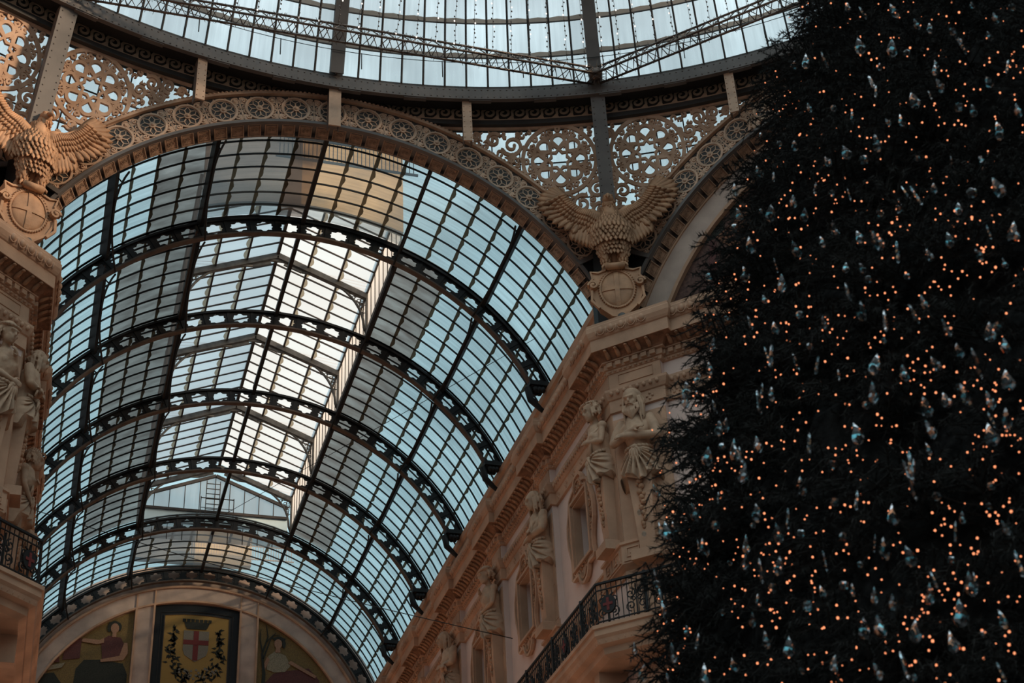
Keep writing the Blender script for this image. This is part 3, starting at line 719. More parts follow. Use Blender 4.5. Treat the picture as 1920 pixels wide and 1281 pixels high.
# ------------------------------------------------------------------ raised skylight (lantern) with gabled glass roof
EX, EZ, RZ_ = 2.75, 8.55, 9.65
def lantern(bi):
    y0, y1 = (RY[bi-1], RY[bi]); n = 8
    t = thing('skylight_bay', (0, (y0+y1)/2, 7.1), 'gabled skylight bay between the %s and %s vault ribs' % (ordn[bi-1], ordn[bi]), 'skylight', 'gabled skylight bays over the vault')
    for s, nm in ((-1, 'left'), (1, 'right')):
        g = MB(); b = MB(); jt = MB()
        for j in range(n):
            ya, yb = y0+(y1-y0)*j/n, y0+(y1-y0)*(j+1)/n
            for q in range(3):
                x0, x1 = s*EX*q/3, s*EX*(q+1)/3; z0 = RZ_+(EZ-RZ_)*q/3; z1 = RZ_+(EZ-RZ_)*(q+1)/3
                g.cm = 0; g.add([(x0, ya, z0), (x0, yb, z0), (x1, yb, z1-.02), (x1, ya, z1-.02)], [(0, 1, 2, 3)], uvs=[(q+bi*3, ya), (q+bi*3, yb), (q+1+bi*3, yb), (q+1+bi*3, ya)])
                if q:
                    vs = []
                    for c in range(6): f = c/5; w_ = .05+.09*sin(pi*f); vs += [(x0, ya+(yb-ya)*f, z0-.02), (x0+s*w_, ya+(yb-ya)*f, z0-.02-w_*.4)]
                    g.cm = 1; g.add(vs, [(2*c, 2*c+1, 2*c+3, 2*c+2) for c in range(5)])
            b.beam((0, ya, RZ_-.03), (s*EX, ya, EZ-.03), .027, .055)
        for q in range(1, 3): x0 = s*EX*q/3; z0 = RZ_+(EZ-RZ_)*q/3; b.beam((x0, y0, z0-.08), (x0, y1, z0-.08), .05, .08)
        g.obj('roof_glass', [GL, JLIGHT], t); b.obj('rafters', BROWNI, t)
        g = MB(); b = MB(); zb = 7.2
        for j in range(n):
            ya, yb = y0+(y1-y0)*j/n, y0+(y1-y0)*(j+1)/n
            g.add([(s*EX, ya, zb), (s*EX, yb, zb), (s*EX, yb, EZ), (s*EX, ya, EZ)], [(0, 1, 2, 3)], uvs=[(0, ya), (0, yb), (1, yb), (1, ya)])
            b.beam((s*EX, ya, zb), (s*EX, ya, EZ), .03, .04)
        b.beam((s*EX, y0, EZ), (s*EX, y1, EZ), .08, .10); b.beam((s*EX, y0, zb-.02), (s*EX, y1, zb-.02), .08, .10); b.beam((s*(EX-.02), y0, 6.95), (s*(EX-.02), y1, 6.95), .10, .34)
        g.obj('side_glass', GLS, t); b.obj('side_frame', BROWNI, t)
    b = MB(); b.beam((0, y0, RZ_-.06), (0, y1, RZ_-.06), .09, .14); b.obj('ridge_bar', BROWNI, t)
    # truss with pierced knee brackets
    y = y1
    b = MB()
    for s in (-1, 1):
        b.beam((0, y, RZ_-.16), (s*EX, y, EZ-.16), .16, .17); P = [(s*EX*.985, y, 7.1)]
        for q in range(13):
            f = q/12; a = f*pi/2; P.append((s*(EX*.96-1.9*(1-cos(a))), y, 7.3+1.72*sin(a)))
        b.tube(P, .04, 6); b.beam(P[-1], (s*.2, y, RZ_-.42), .05, .08); b.beam((s*EX, y, 6.9), (s*EX, y, EZ), .14, .12)
        # pierced filling
        for i in range(7):
            f = .15+.11*i; a = f*pi/2; x = s*(EX*.96-1.9*(1-cos(a))); z = 7.3+1.72*sin(a); zt = RZ_+(EZ-RZ_)*abs(x)/EX-.22; xs = s*EX
            for j in range(max(1, int((zt-z)/.16))):
                zc = z+.1+.16*j
                if zc < zt: b.tube([(x+.055*cos(k*pi/3), y, zc+.055*sin(k*pi/3)) for k in range(7)], .014, 4)
            b.tube([(x, y, z), (x+s*.10, y, zt)], .014, 4); b.tube([(x, y, z+.12), (xs, y, min(z+.12, zt))], .012, 4)
    b.poly([(-.42, RZ_-.36), (.42, RZ_-.36), (.12, RZ_-.12), (-.12, RZ_-.12)], y-.03, y+.03)
    b.v[-8:] = [(x, w, z) for x, z, w in b.v[-8:]]
    b.obj('truss', SILVER, t)
JLIGHT = glassmat('amber_lap', (.55, .48, .38), (.42, .33, .22), .55, .5, (3, 3))
for bi in range(1, 5): lantern(bi)
# gable glass at the far end with ladder and landing behind it
GY = 24.2
t = thing('skylight_gable', (0, GY, 7.2), 'pale blue glazed gable closing the far end of the skylight, ladder in front', 'gable')
g = MB(); b = MB(); n = 10
for j in range(n):
    x0, x1 = -EX+2*EX*j/n, -EX+2*EX*(j+1)/n; zt = lambda x: RZ_+(EZ-RZ_)*abs(x)/EX
    g.add([(x0, GY, EZ-.45), (x1, GY, EZ-.45), (x1, GY, zt(x1)), (x0, GY, zt(x0))], [(0, 1, 2, 3)], uvs=[(0, x0*2), (0, x1*2), (1, x1*2), (1, x0*2)])
    g.add([(x0, GY, 6.9), (x1, GY, 6.9), (x1, GY, EZ-.95), (x0, GY, EZ-.95)], [(0, 1, 2, 3)], uvs=[(0, x0*2), (0, x1*2), (1, x1*2), (1, x0*2)])
    b.beam((x0, GY-.02, EZ-.45), (x0, GY-.02, zt(x0)), .03, .03); b.beam((x0, GY-.02, 6.9), (x0, GY-.02, EZ-.95), .03, .03)
b.beam((-EX, GY-.03, EZ-.42), (EX, GY-.03, EZ-.42), .05, .10); b.beam((-EX, GY-.03, EZ-.97), (EX, GY-.03, EZ-.97), .05, .06)
for s in (-1, 1): b.beam((0, GY-.03, RZ_), (s*EX, GY-.03, EZ), .08, .12)
g.obj('glass', ICEG if 'ICEG' in globals() else GL, t); b.obj('gable_frame', BROWNI, t)
b = MB(); b.box(-EX, EX, GY+.01, GY+.05, EZ-.93, EZ-.44); b.obj('white_band', ICE, t)
b = MB()
for x in (-.35, .15): b.beam((x, GY-.35, 7.3), (x, GY-.35, 9.25), .03, .03)
for i in range(9): b.beam((-.35, GY-.35, 7.45+.21*i), (.15, GY-.35, 7.45+.21*i), .025, .025)
for x in (-.55, .65): b.beam((x, GY-.6, 7.1), (x, GY-.6, 8.45), .03, .03)
b.beam((-.55, GY-.6, 8.4), (.65, GY-.6, 8.4), .03, .03); b.beam((-.55, GY-.6, 8.0), (.65, GY-.6, 8.0), .02, .02); b.beam((-.55, GY-.6, 7.3), (.65, GY-.6, 7.3), .2, .05)
tag(b.obj('service_ladder', BROWNI), 'thin metal service ladder and landing rail before the far skylight gable', 'ladder')
# walls added behind the glass to stand for golden reflections in it
t = thing('reflection_wall', (0, 4.9, 7.75), 'ochre and grey wall with small railing, added to stand for reflections in the glass above the first rib', 'roof wall')
for x0, x1, mt, nm in ((-.1, 2.72, OCHREW, 'ochre_panel'), (-2.72, -.1, GREYW, 'grey_panel')):
    b = MB(); b.poly([(x0+(x1-x0)*i/8, sqrt(7.70**2-(x0+(x1-x0)*i/8)**2)) for i in range(9)]+[(x1, 10.5), (x0, 10.5)], 0, .2); b.v = [(x, 4.82+w, z) for x, z, w in b.v]; b.obj(nm, mt, t)
b = MB()
for i in range(34): b.beam((-.9+i*.11, 3.6, 8.25), (-.9+i*.11, 3.6, 8.95), .02, .02)
for z in (8.25, 8.95): b.beam((-1, 3.6, z), (2.85, 3.6, z), .05, .06)
b.obj('railing', DARK, t)
t = thing('reflection_wall', (0, 27.0, 7.75), 'ochre and grey wall with pale railing, added to stand for reflections in the glass of the last bay', 'roof wall')
b = MB(); b.box(-.3, 1.9, 27.6, 28.0, 7.7, 9.1); b.cm = 1; b.box(-2.6, -.3, 27.6, 28, 7.7, 9.1); b.cm = 0; b.obj('wall_panel', [OCHREW, GREYW], t)
b = MB()
for i in range(40): b.beam((-.5+i*.1, 27.2, 7.75), (-.5+i*.1, 27.2, 8.35), .02, .02)
for z in (7.8, 8.35): b.beam((-.5, 27.2, z), (3.5, 27.2, z), .04, .04)
b.obj('railing', BEIGE, t)
# stay wires
def wire(p, q, lab, sag=.0):
    b = MB(); p = Vector(p); q = Vector(q); b.tube([p.lerp(q, i/12)-Vector((0, 0, sag*sin(pi*i/12))) for i in range(13)], .012, 4)
    tag(b.obj('stay_wire', DARK), lab, 'wire', 'thin wires strung across the arm')
# ================================================================== PALACE WALLS
# plan line of the right side, walked from far end to octagon and along the diagonal; "out" = toward the open space (left of travel is -x side)
def plan(base, proj, y_far=28.6):
    """base wall line x=base with projecting pilasters at the rib positions, a projecting corner, then the diagonal wall"""
    P = [(base, y_far)]
    for yr in (23.2, 18.71, 14.22, 9.73, 5.24):
        P += [(base, yr+.45), (base-proj, yr+.45), (base-proj, yr-.45), (base, yr-.45)]
    P += [(base, 1.25), (base-proj, 1.25)]
    k = base+.30                                   # x+y of the diagonal corner face
    kc = k-proj*1.414; cy = kc-(base-proj)
    P += [(base-proj, cy)]
    d = .7071
    P += [(base-proj+1.30*d, cy-1.30*d), (base-proj+1.30*d+proj*d, cy-1.30*d+proj*d), (base-proj+1.30*d+proj*d+8*d, cy-1.30*d+proj*d-8*d)]
    return P
PL = plan(6.6, .15)
# travel goes toward -y: left of travel is +x, so mirror sign: out must be negative -> use reversed path
PR_ = PL[::-1]                                       # from the diagonal toward the far end: left of travel = -x side = open space
def mirror(b): b.v = [(-x, y, z) for x, y, z in b.v]; return b
def seglist(path, z=0):
    out = []
    for a, b in zip(path[:-1], path[1:]):
        a = Vector(a); b = Vector(b); out.append((a, b, (b-a).length))
    return out
def along(path, off, step, minlen=.3):
    """points spaced along the plan path, offset to the open side, with direction"""
    res = []
    for a, b, l in seglist(path):
        if l < minlen: continue
        d = (b-a)/l; n = Vector((-d.y, d.x)); m_ = max(1, int(l/step))
        for i in range(m_):
            p = a+d*(l*(i+.5)/m_)+n*off; res.append((p, d, n, l/m_))
    return res
def squash(b):
    b.v = [(x, y, z if z > .73 else .73-(.73-z)*.55) for x, y, z in b.v]; return b
def cornice_mb():
    b = MB()
    b.sweep([(0, -.12), (.05, -.10), (.07, 0), (.07, .06), (.11, .08), (.11, .34), (.17, .36), (.17, .42)], PR_)
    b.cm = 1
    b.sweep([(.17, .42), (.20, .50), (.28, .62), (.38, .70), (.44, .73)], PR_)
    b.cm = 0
    b.sweep([(.44, .73), (.46, .73), (.46, 1.03), (.49, 1.05), (.52, 1.10), (.56, 1.20), (.56, 1.32), (.53, 1.36), (.53, 1.42), (0, 1.46)], PR_)
    for p, d, n, w in along(PR_, .11, .19):         # dentils
        q = p+n*.07; h = w*.32
        vs = []
        for z in (.12, .31):
            for (s, o) in ((-h, -.07), (h, -.07), (h, 0), (-h, 0)): c = q+d*s+n*o; vs.append((c.x, c.y, z))
        b.add(vs, [(0, 1, 2, 3), (7, 6, 5, 4), (0, 4, 5, 1), (1, 5, 6, 2), (2, 6, 7, 3), (3, 7, 4, 0)])
    for i, (p, d, n, w) in enumerate(along(PR_, .535, .225)):   # egg and dart
        rot = Matrix(((d.x, n.x, 0), (d.y, n.y, 0), (0, 0, 1)))
        b.ball((p.x, p.y, 1.19), (.075, .075, .095), 8, 6, rot)
        q = p+d*(w/2); b.ball((q.x, q.y, 1.18), (.025, .05, .10), 5, 5, rot)
        P = [(p+d*(.105*cos(t)), 1.20+.125*sin(t)) for t in [pi+pi*j/6 for j in range(7)]]
        b.tube([(c.x, c.y, z) for c, z in P], .016, 4)
    for i, (p, d, n, w) in enumerate(along(PR_, .07, .12)):    # small leaf band
        b.ball((p.x, p.y, -.03), (.045, .045, .05), 5, 4)
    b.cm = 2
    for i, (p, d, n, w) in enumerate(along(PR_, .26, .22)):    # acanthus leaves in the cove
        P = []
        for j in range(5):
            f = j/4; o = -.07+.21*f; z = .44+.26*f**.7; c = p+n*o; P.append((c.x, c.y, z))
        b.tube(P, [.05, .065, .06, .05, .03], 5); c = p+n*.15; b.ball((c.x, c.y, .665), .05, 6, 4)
    return squash(b)
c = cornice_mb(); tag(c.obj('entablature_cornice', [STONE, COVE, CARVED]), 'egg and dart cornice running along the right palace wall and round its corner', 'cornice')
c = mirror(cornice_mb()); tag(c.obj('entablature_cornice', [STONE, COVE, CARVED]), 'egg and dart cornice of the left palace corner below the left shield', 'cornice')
def blocking():
    b = MB(); b.sweep([(-.25, 1.44), (-.02, 1.44), (-.02, 1.75), (-.10, 1.80), (-.12, 2.7), (-.05, 2.75), (-.05, 2.95), (-.3, 3.0)], [p for p in ((6.6, 28.6), (6.6, 1.1))][::-1])
    for k in range(6):
        y = RY[k]-2.24; b.ribbon([(y-1.2, 1.95), (y+1.2, 1.95), (y+1.2, 2.55), (y-1.2, 2.55)], .06, 0, .04, True)
        n = 16; b.v[-n:] = [(6.68-w, y_, z) for y_, z, w in b.v[-n:]]
    return b
struct(blocking(), 'trim_1', STONE); struct(mirror(blocking()), 'trim_2', STONE)
WY = [RY[0]-2.24+4.49*k for k in range(6)]
ZT, ZB, HW = -1.50, -3.02, .50
def walls():
    b = MB()
    core = [(p) for p in PR_]
    b.sweep([(0, ZT), (0, .35)], core); b.sweep([(0, -20.2), (0, ZB)], core)
    # middle zone is left open where the windows are
    iw = [i for i, p in enumerate(core)]
    d0 = core[:3]+[]
    # diagonal wall and corner piece up to the first window
    part_ = [p for p in core if p[1] <= WY[0]-HW]+[(6.6, WY[0]-HW)]
    b.sweep([(0, ZB), (0, ZT)], part_)
    for k in range(6):
        ya = WY[k]+HW; yb = (WY[k+1]-HW) if k < 5 else 28.6
        mid = [p for p in core if ya < p[1] < yb and p[0] < 6.7]
        b.sweep([(0, ZB), (0, ZT)], [(6.6, ya)]+mid+[(6.6, yb)])
        b.box(6.6, 7.05, WY[k]-HW-.02, WY[k]-HW, ZB, ZT); b.box(6.6, 7.05, WY[k]+HW, WY[k]+HW+.02, ZB, ZT); b.box(6.6, 7.05, WY[k]-HW, WY[k]+HW, ZB-.02, ZB); b.box(6.6, 7.05, WY[k]-HW, WY[k]+HW, ZT, ZT+.02)
    return b
struct(walls(), 'wall_right', PLASTER); struct(mirror(walls()), 'wall_left', PLASTER)
def pil():                                            # stone facing of the projecting pilasters
    b = MB()
    for yr in (23.2, 18.71, 14.22, 9.73, 5.24):
        b.box(6.425, 6.46, yr-.40, yr+.40, -3.75, -.95); b.box(6.40, 6.46, yr-.47, yr+.47, -20.2, -4.75); b.box(6.42, 6.46, yr-.40, yr+.40, -.10, .26)
        b.box(6.40, 6.46, yr-.46, yr+.46, -4.1, -3.8)
    return b
struct(pil(), 'trim_3', STONE); struct(mirror(pil()), 'trim_4', STONE)
def corner_face():
    b = MB(); p0 = Vector(PL[-4]); p1 = Vector(PL[-3]); d = (p1-p0).normalized(); n = Vector((-.7071, -.7071))
    f = lambda u, z, w: (p0.x+d.x*u+n.x*w, p0.y+d.y*u+n.y*w, z); b.mp = f
    L_ = (p1-p0).length
    b.box(.0, L_, -20.2, -4.75, 0, .03)
    b.box(0, L_, -4.1, -.95, .0, .03); b.box(0, L_, -.14, .28, 0, .03)
    b.ribbon([(.25, -.05), (L_-.2, -.05), (L_-.2, .2), (.25, .2)], .02, .03, .05, True)
    b.mp = None; b.box(PL[-4][0]-.03, PL[-4][0], PL[-4][1], 1.25, -4.1, .27)
    return b
struct(corner_face(), 'trim_5', STONE); struct(mirror(corner_face()), 'trim_6', STONE)
def string_course():
    b = MB(); b.sweep([(0, -.78), (.06, -.76), (.06, -.46), (.09, -.44), (.13, -.36), (.17, -.26), (.17, -.2), (0, -.16)], PR_)
    for i, (p, d, n, w) in enumerate(along(PR_, .15, .15)):
        b.ball((p.x, p.y, -.31), (.05, .05, .06), 6, 5); 
    for i, (p, d, n, w) in enumerate(along(PR_, .06, .55)):
        for k in range(4): a = k*pi/2; b.ball((p.x+d.x*.07*cos(a), p.y+d.y*.07*cos(a), -.61+.07*sin(a)), .035, 5, 4)
    return b
tag(string_course().obj('string_course', [STONE]), 'beaded string course with small crosses along the right wall behind the statue heads', 'moulding')
tag(mirror(string_course()).obj('string_course', [STONE]), 'beaded string course on the left palace corner', 'moulding')
def key_band():
    b = MB(); b.sweep([(0, -4.62), (.03, -4.60), (.12, -4.52), (.12, -4.10), (.16, -4.08), (.16, -4.02), (0, -4.0)], PR_)
    for p, d, n, w in along(PR_, .12, .40, .35):
        f = lambda x, z, o: (p.x+d.x*x+n.x*o, p.y+d.y*x+n.y*o, z); b.mp = f; s = w/2
        b.ribbon([(-s, -4.46), (-s*.72, -4.46), (-s*.72, -4.17), (s*.62, -4.17), (s*.62, -4.37), (-.05*s, -4.37), (-.05*s, -4.29), (s*.3, -4.29)], .032, 0, .022)
        b.ribbon([(-s*.72, -4.46), (s, -4.46)], .032, 0, .022); b.mp = None
    b.sweep([(0, -4.78), (.05, -4.76), (.05, -4.66), (.10, -4.62), (0, -4.6)], PR_)
    return b
tag(key_band().obj('greek_key_band', [STONE]), 'Greek key band under the attic windows of the right wall', 'moulding')
tag(mirror(key_band()).obj('greek_key_band', [STONE]), 'Greek key band on the left palace wall', 'moulding')
# ------------------------------------------------------------------ attic windows
def win_mb(cy):
    zc = (ZT+ZB)/2; mp = lambda u, v, w: (6.6-w, cy-u, zc+v)
    half = [(0, 1.42), (.16, 1.40), (.27, 1.30), (.32, 1.14), (.46, 1.10), (.66, 1.0), (.72, .84), (.78, .66), (.90, .42), (.93, .15), (.90, -.12), (.80, -.36), (.74, -.58), (.74, -.80), (.80, -1.0), (.72, -1.06), (.50, -1.04), (.36, -1.06), (.30, -1.20), (.20, -1.32), (0, -1.38)]
    ct = half+[(-x, y) for x, y in half[-2:0:-1]]
    n = len(ct); inner = []
    for x, y in ct:
        t = 1/max(abs(x)/.50, abs(y)/.76); inner.append((x*t, y*t))
    b = MB(mp); b.plate_hole(ct, inner, -.01, .07)
    b.ribbon(ct, .07, .05, .13, True); b.ribbon([(x*.88, y*.90) for x, y in ct], .04, .05, .10, True); 
    b.ribbon([(-.60, -.86), (.60, -.86), (.60, .86), (-.60, .86)], .12, .02, .15, True); b.ribbon([(-.51, -.77), (.51, -.77), (.51, .77), (-.51, .77)], .04, -.1, .10, True)
    surround = b
    c = MB(mp)
    for s in (-1, 1):
        for (x, y, r, a) in ((.70, .30, .11, 0), (.72, 0.05, .09, 2), (.68, -.28, .10, 1), (.66, .62, .09, 3), (.66, -.62, .08, 2)): c.ribbon([(s*p, q) for p, q in spiral(x, y, r, .02, a, 1.3, 14)], .035, .06, .12)
        for i in range(9): c.ball((s*.70, .72-.18*i, .07), (.05, .07, .04), 6, 4)
        c.ribbon([(s*p, q) for p, q in spiral(.12, 1.08, .10, .02, 1, 1.2, 12)], .035, .06, .12)
        for i in range(4): c.ball((s*(.1+.12*i), -.93-.02*i, .08), (.05, .04, .04), 6, 4)
    c.ribbon(arc(0, 1.02, .24, 0, pi, 10), .05, .06, .13); c.ribbon(arc(0, -1.08, .18, pi, 2*pi, 10), .05, .06, .13)
    for k in range(5): a = pi*(k+.5)/5; c.poly([(0, 1.04), (.2*cos(a-.2), 1.04+.2*sin(a-.2)), (.23*cos(a), 1.04+.23*sin(a)), (.2*cos(a+.2), 1.04+.2*sin(a+.2))], .06, .10)
    g = MB(mp); g.box(-.5, .5, -.76, .76, -.42, -.40); f = MB(mp); f.box(-.02, .02, -.76, .76, -.40, -.36); f.ribbon([(-.48, -.74), (.48, -.74), (.48, .74), (-.48, .74)], .05, -.40, -.36, True)
    return surround, c, g, f
wn = ['nearest the octagon corner', 'second from the octagon corner', 'third from the octagon corner', 'fourth from the octagon corner, at the bottom edge']
def attic_window(cy, mir, label, grp):
    t = thing('attic_window', ((-6.5 if mir else 6.5), cy, -3.6), label, 'window', grp)
    for nm, mbx, mt in zip(('surround', 'scrollwork', 'pane', 'sash'), win_mb(cy), (STONE, CARVED, GRAYPANE, BROWNI)):
        if mir: mirror(mbx)
        mbx.obj(nm, mt, t)
for k in range(4): attic_window(WY[k], False, 'small attic window in a lobed carved surround, '+wn[k], 'attic windows of the right wall')
for k in range(3): attic_window(WY[k], True, 'attic window on the steeply seen left arm wall, '+wn[k], 'attic windows of the left wall')
# a larger panelled frame on the diagonal wall, half behind the fir
d45 = Vector((.7071, -.7071)); n45 = Vector((-.7071, -.7071)); dp0 = Vector(PL[-2])
def diagmap(u, z, w): return (dp0.x+d45.x*u+n45.x*w, dp0.y+d45.y*u+n45.y*w, z)
def diag_frame(): 
    b = MB(diagmap); b.ribbon([(1.1, -.98), (3.3, -.98), (3.3, -3.4), (1.0, -3.4), (.86, -3.1), (1.1, -2.6), (.78, -2.3), (.78, -1.6), (1.1, -1.45)], .10, 0, .10, True); b.ribbon([(1.3, -1.2), (3.1, -1.2), (3.1, -3.2), (1.3, -3.2)], .08, 0, .12, True)
    for i in range(12): b.ball((1.2, -1.25-.17*i, .05), (.06, .06, .04), 6, 4)
    return b
t = thing('attic_window', tuple(diagmap(2.1, -3.5, 0)), 'carved window frame on the diagonal wall, mostly behind the fir', 'window'); diag_frame().obj('surround', STONE, t); b = MB(diagmap); b.box(1.3, 3.1, -3.2, -1.2, 0, .03); b.obj('pane', GRAYPANE, t)
t = thing('attic_window', tuple((-diagmap(2.1, -3.5, 0)[0], diagmap(2.1, -3.5, 0)[1], -3.5)), 'carved window frame on the left diagonal wall by the picture edge', 'window'); mirror(diag_frame()).obj('surround', STONE, t); b = MB(diagmap); b.box(1.3, 3.1, -3.2, -1.2, 0, .03); mirror(b).obj('pane', GRAYPANE, t)
# ------------------------------------------------------------------ balcony that turns the corner
c = MB()
for s in (-1, 1):
    for zz, dr in ((-5.55, 1), (-5.82, -1)): c.ribbon([(s*x, z) for x, z in spiral(.13, zz, .12, .02, dr*pi/2, 1.4, 14)], .022, -.012, .012)
    c.ribbon([(s*x, z) for x, z in spiral(.07, -5.68, .06, .015, 0, 1.2, 10)], .018, -.012, .012)
c.ribbon([(0, -6.05), (0, -5.35)], .025, -.015, .015); SCROLL_ME = c.mesh('scroll_panel', DARK)
m2 = MB(); m2.poly([(.17*cos(t*pi/8), -5.66+.20*sin(t*pi/8)) for t in range(16)], -.03, .03); m2.cm = 1; m2.poly([(-.03, -5.8), (.03, -5.8), (.03, -5.52), (-.03, -5.52)], .03, .04); m2.poly([(-.11, -5.69), (.11, -5.69), (.11, -5.63), (-.11, -5.63)], .03, .041); MEDAL_ME = m2.mesh('medallion', [DARK, RED])
def balcony(mir, label, lrail):
    k = 5.5-.15
    bx = 5.45; cyb = k-bx+.0
    pth = [(bx+7*.7071, cyb-7*.7071), (bx, cyb), (bx, 28.0)]
    b = MB(); w0 = -.0
    b.sweep([(-1.3, -6.75), (-.35, -6.75), (-.22, -6.68), (-.2, -6.55), (-.08, -6.5), (-.05, -6.40), (.0, -6.34), (.0, -6.22), (.04, -6.20), (.04, -6.12), (-1.3, -6.12)], pth)
    for p, d, n, w in along(pth, -.1, .14): b.ball((p.x, p.y, -6.44), (.05, .05, .06), 5, 4)
    for i in range(9):
        y = .9+3.0*i; b.box(bx+.35, 6.6, y-.15, y+.15, -7.3, -6.7)
    if mir: mirror(b)
    tag(b.obj('balcony_slab', STONE), label, 'balcony')
    b = MB(); c = MB(); m2 = MB(); pans = []; meds = []
    for z, r in ((-5.18, .035), (-5.33, .018), (-6.02, .02)): b.tube([(x+(.12 if j != 2 else .12), y, z) for j, (x, y) in enumerate(pth)], r, 5, False)
    for i, (p, d, n, w) in enumerate(along(pth, -.12, .115)):
        b.tube([(p.x, p.y, -6.1), (p.x, p.y, -5.2)], .010, 4, False)
    for i, (p, d, n, w) in enumerate(along(pth, -.12, .62)):
        if math.hypot(p.x-bx, p.y-cyb) > 9: continue
        pans.append((p.copy(), d.copy(), n.copy()))
        if i % 4 == 2: meds.append((p.copy(), d.copy(), n.copy()))
    # main standards
    for i, (p, d, n, w) in enumerate(along(pth, -.12, 1.9)): b.box(p.x-.03, p.x+.03, p.y-.03, p.y+.03, -6.12, -5.12)
    x0 = bx+.12; xm = -x0 if mir else x0
    t = thing('balcony_railing', (xm, cyb+3, -6.12), lrail, 'railing')
    if mir: mirror(b)
    b.obj('bars', DARK, t)
    for lst, me, nm in ((pans, SCROLL_ME, 'scroll_panel'), (meds, MEDAL_ME, 'medallion')):
        for p, d, n in lst:
            sx = -1 if mir else 1; X = Vector((d.x*sx, d.y, 0)); Z = Vector((n.x*sx, n.y, 0)); X = X*sx
            put(nm, me, t, Matrix(((X.x, 0, Z.x, p.x*sx), (X.y, 0, Z.y, p.y), (0, 1, 0, 0), (0, 0, 0, 1))))
balcony(False, 'moulded stone balcony slab turning the right palace corner', 'black scrolled iron railing with red cross medallion by the fir')
balcony(True, 'stone balcony slab low on the left palace corner', 'black iron balcony railing at the lower left edge')
b = MB(); b.box(-60, 60, -60, 60, -20.6, -20.2); struct(b, 'floor', PAVE)
# solid palace bodies behind the facades
for s, nm in ((1, 'wall_5'), (-1, 'wall_6')):
    b = MB(); q = [(7.1, 28.6), (7.1, .7), (7.5, .6), (14.2, -6.0), (16.5, -6.0), (16.5, 40), (7.1, 40)]
    zt = 1.3
    b.add([(s*x, y, z) for z in (-20.2, zt) for x, y in q], [tuple(range(7)), tuple(range(13, 6, -1))]+[(i, (i+1) % 7, 7+(i+1) % 7, 7+i) for i in range(7)])
    o = struct(b, 'wall_far_right' if s > 0 else 'wall_far_left', GREYW)
# tall unseen block, added to keep the low sun off the vault
b = MB(); b.box(30, 42, -110, 70, -20.2, 18.5); b.box(29.7, 42.3, -110, 70, 18.1, 18.5); b.sweep([(0, 15), (.5, 15.2), (.5, 15.6), (0, 15.8)], [(30, 70), (30, -110)][::-1])
tag(b.obj('sun_blocker', GREYW), 'tall plain unseen block added beyond the right wall to hold back the low sun', 'building')
# ------------------------------------------------------------------ lunettes
# diagonal wall lunettes with mosaic (central side frame turned 45 degrees about the octagon axis)
def turn(b, deg):
    a = radians(deg); b.v = [(OX+(x-OX)*cos(a)-(y-OY)*sin(a), OY+(x-OX)*sin(a)+(y-OY)*cos(a), z) for x, y, z in b.v]; return b
def lun_pts(r, z0, n=40, cz=AZ, cx=0):
    a = math.acos(max(-1, (z0-cz)/r)); return [(cx+r*sin(-a+2*a*i/n), cz+r*cos(-a+2*a*i/n)) for i in range(n+1)]
LY = 1.35
def lunette(deg, label):
    L_ = MB(); yz = lambda x, z, w: (x, LY-w, z)
    loc = turn(type('q', (), {'v': [(0, LY, 1.3)]})(), deg).v[0]
    t = thing('lunette_mosaic', loc, label, 'mosaic', None, radians(deg))
    def add(name, mt, fn):
        b = MB(yz); fn(b); turn(b, deg); return b.obj(name, mt, t)
    add('ground', BRICKM, lambda b: b.poly(lun_pts(6.75, 1.3), 0, .02))
    add('marble_border', MARBLE, lambda b: b.ribbon(lun_pts(7.05, .9), .62, 0, .10))
    add('border_moulding', STONE, lambda b: (b.ribbon(lun_pts(6.70, 1.0), .09, 0, .16), b.ribbon(lun_pts(7.34, 1.0), .05, 0, .14)))
    def arch_(b):
        b.poly([(-5.9, 4.1), (-2.6, 4.1), (-2.6, 4.2), (-5.9, 4.2)], .02, .03)
        for i in range(6): b.poly([(-5.8+.55*i, 4.2), (-5.45+.55*i, 4.2), (-5.45+.55*i, 4.95), (-5.8+.55*i, 4.95)], .02, .025)
        b.poly([(-6.5, 5.2), (0, 5.2), (0, 5.35), (-6.5, 5.35)], .02, .03)
        b.poly([(-6.5, 5.35), (3.3, 5.35), (3.3, 5.4), (-6.5, 5.4)], .02, .03)
        for i in range(30): b.poly([(-5.8+.3*i, 5.4), (-5.65+.3*i, 5.4), (-5.65+.3*i, 5.6), (-5.8+.3*i, 5.6)], .02, .028)
    add('painted_cornice', OLIVE, arch_)
    add('tawny_beast', ORANGEM, lambda b: (b.poly([(-6.4, 1.5), (-5.9, 1.9), (-5.2, 2.5), (-4.3, 3.1), (-3.5, 3.4), (-3.0, 4.0), (-2.6, 4.2), (-2.2, 3.9), (-2.1, 3.2), (-2.4, 2.5), (-3.2, 2.1), (-4.2, 1.9), (-5.2, 1.55)], .02, .05), b.poly([(-4.6, 4.1), (-4.1, 4.4), (-3.9, 4.8), (-3.6, 4.4), (-3.4, 3.7), (-4.0, 3.4)], .02, .045)))
    add('painted_tower', REDD, lambda b: b.poly([(-4.9, 3.2), (-4.7, 3.2), (-4.6, 4.0), (-4.75, 4.1)], .02, .04))
    add('painted_plants', OLIVE, lambda b: [b.poly([(x-.2, 1.4), (x+.2, 1.4), (x+.12, 1.7+.25*sin(x*7)), (x-.05, 1.9)], .05, .06) for x in [-6.3+.42*i for i in range(22)]])
    return t
lunette(-45, 'dim red brown mosaic lunette with a tawny beast, in marble arch behind the fir')
lunette(45, 'mosaic lunette of the left diagonal wall beyond the picture edge')
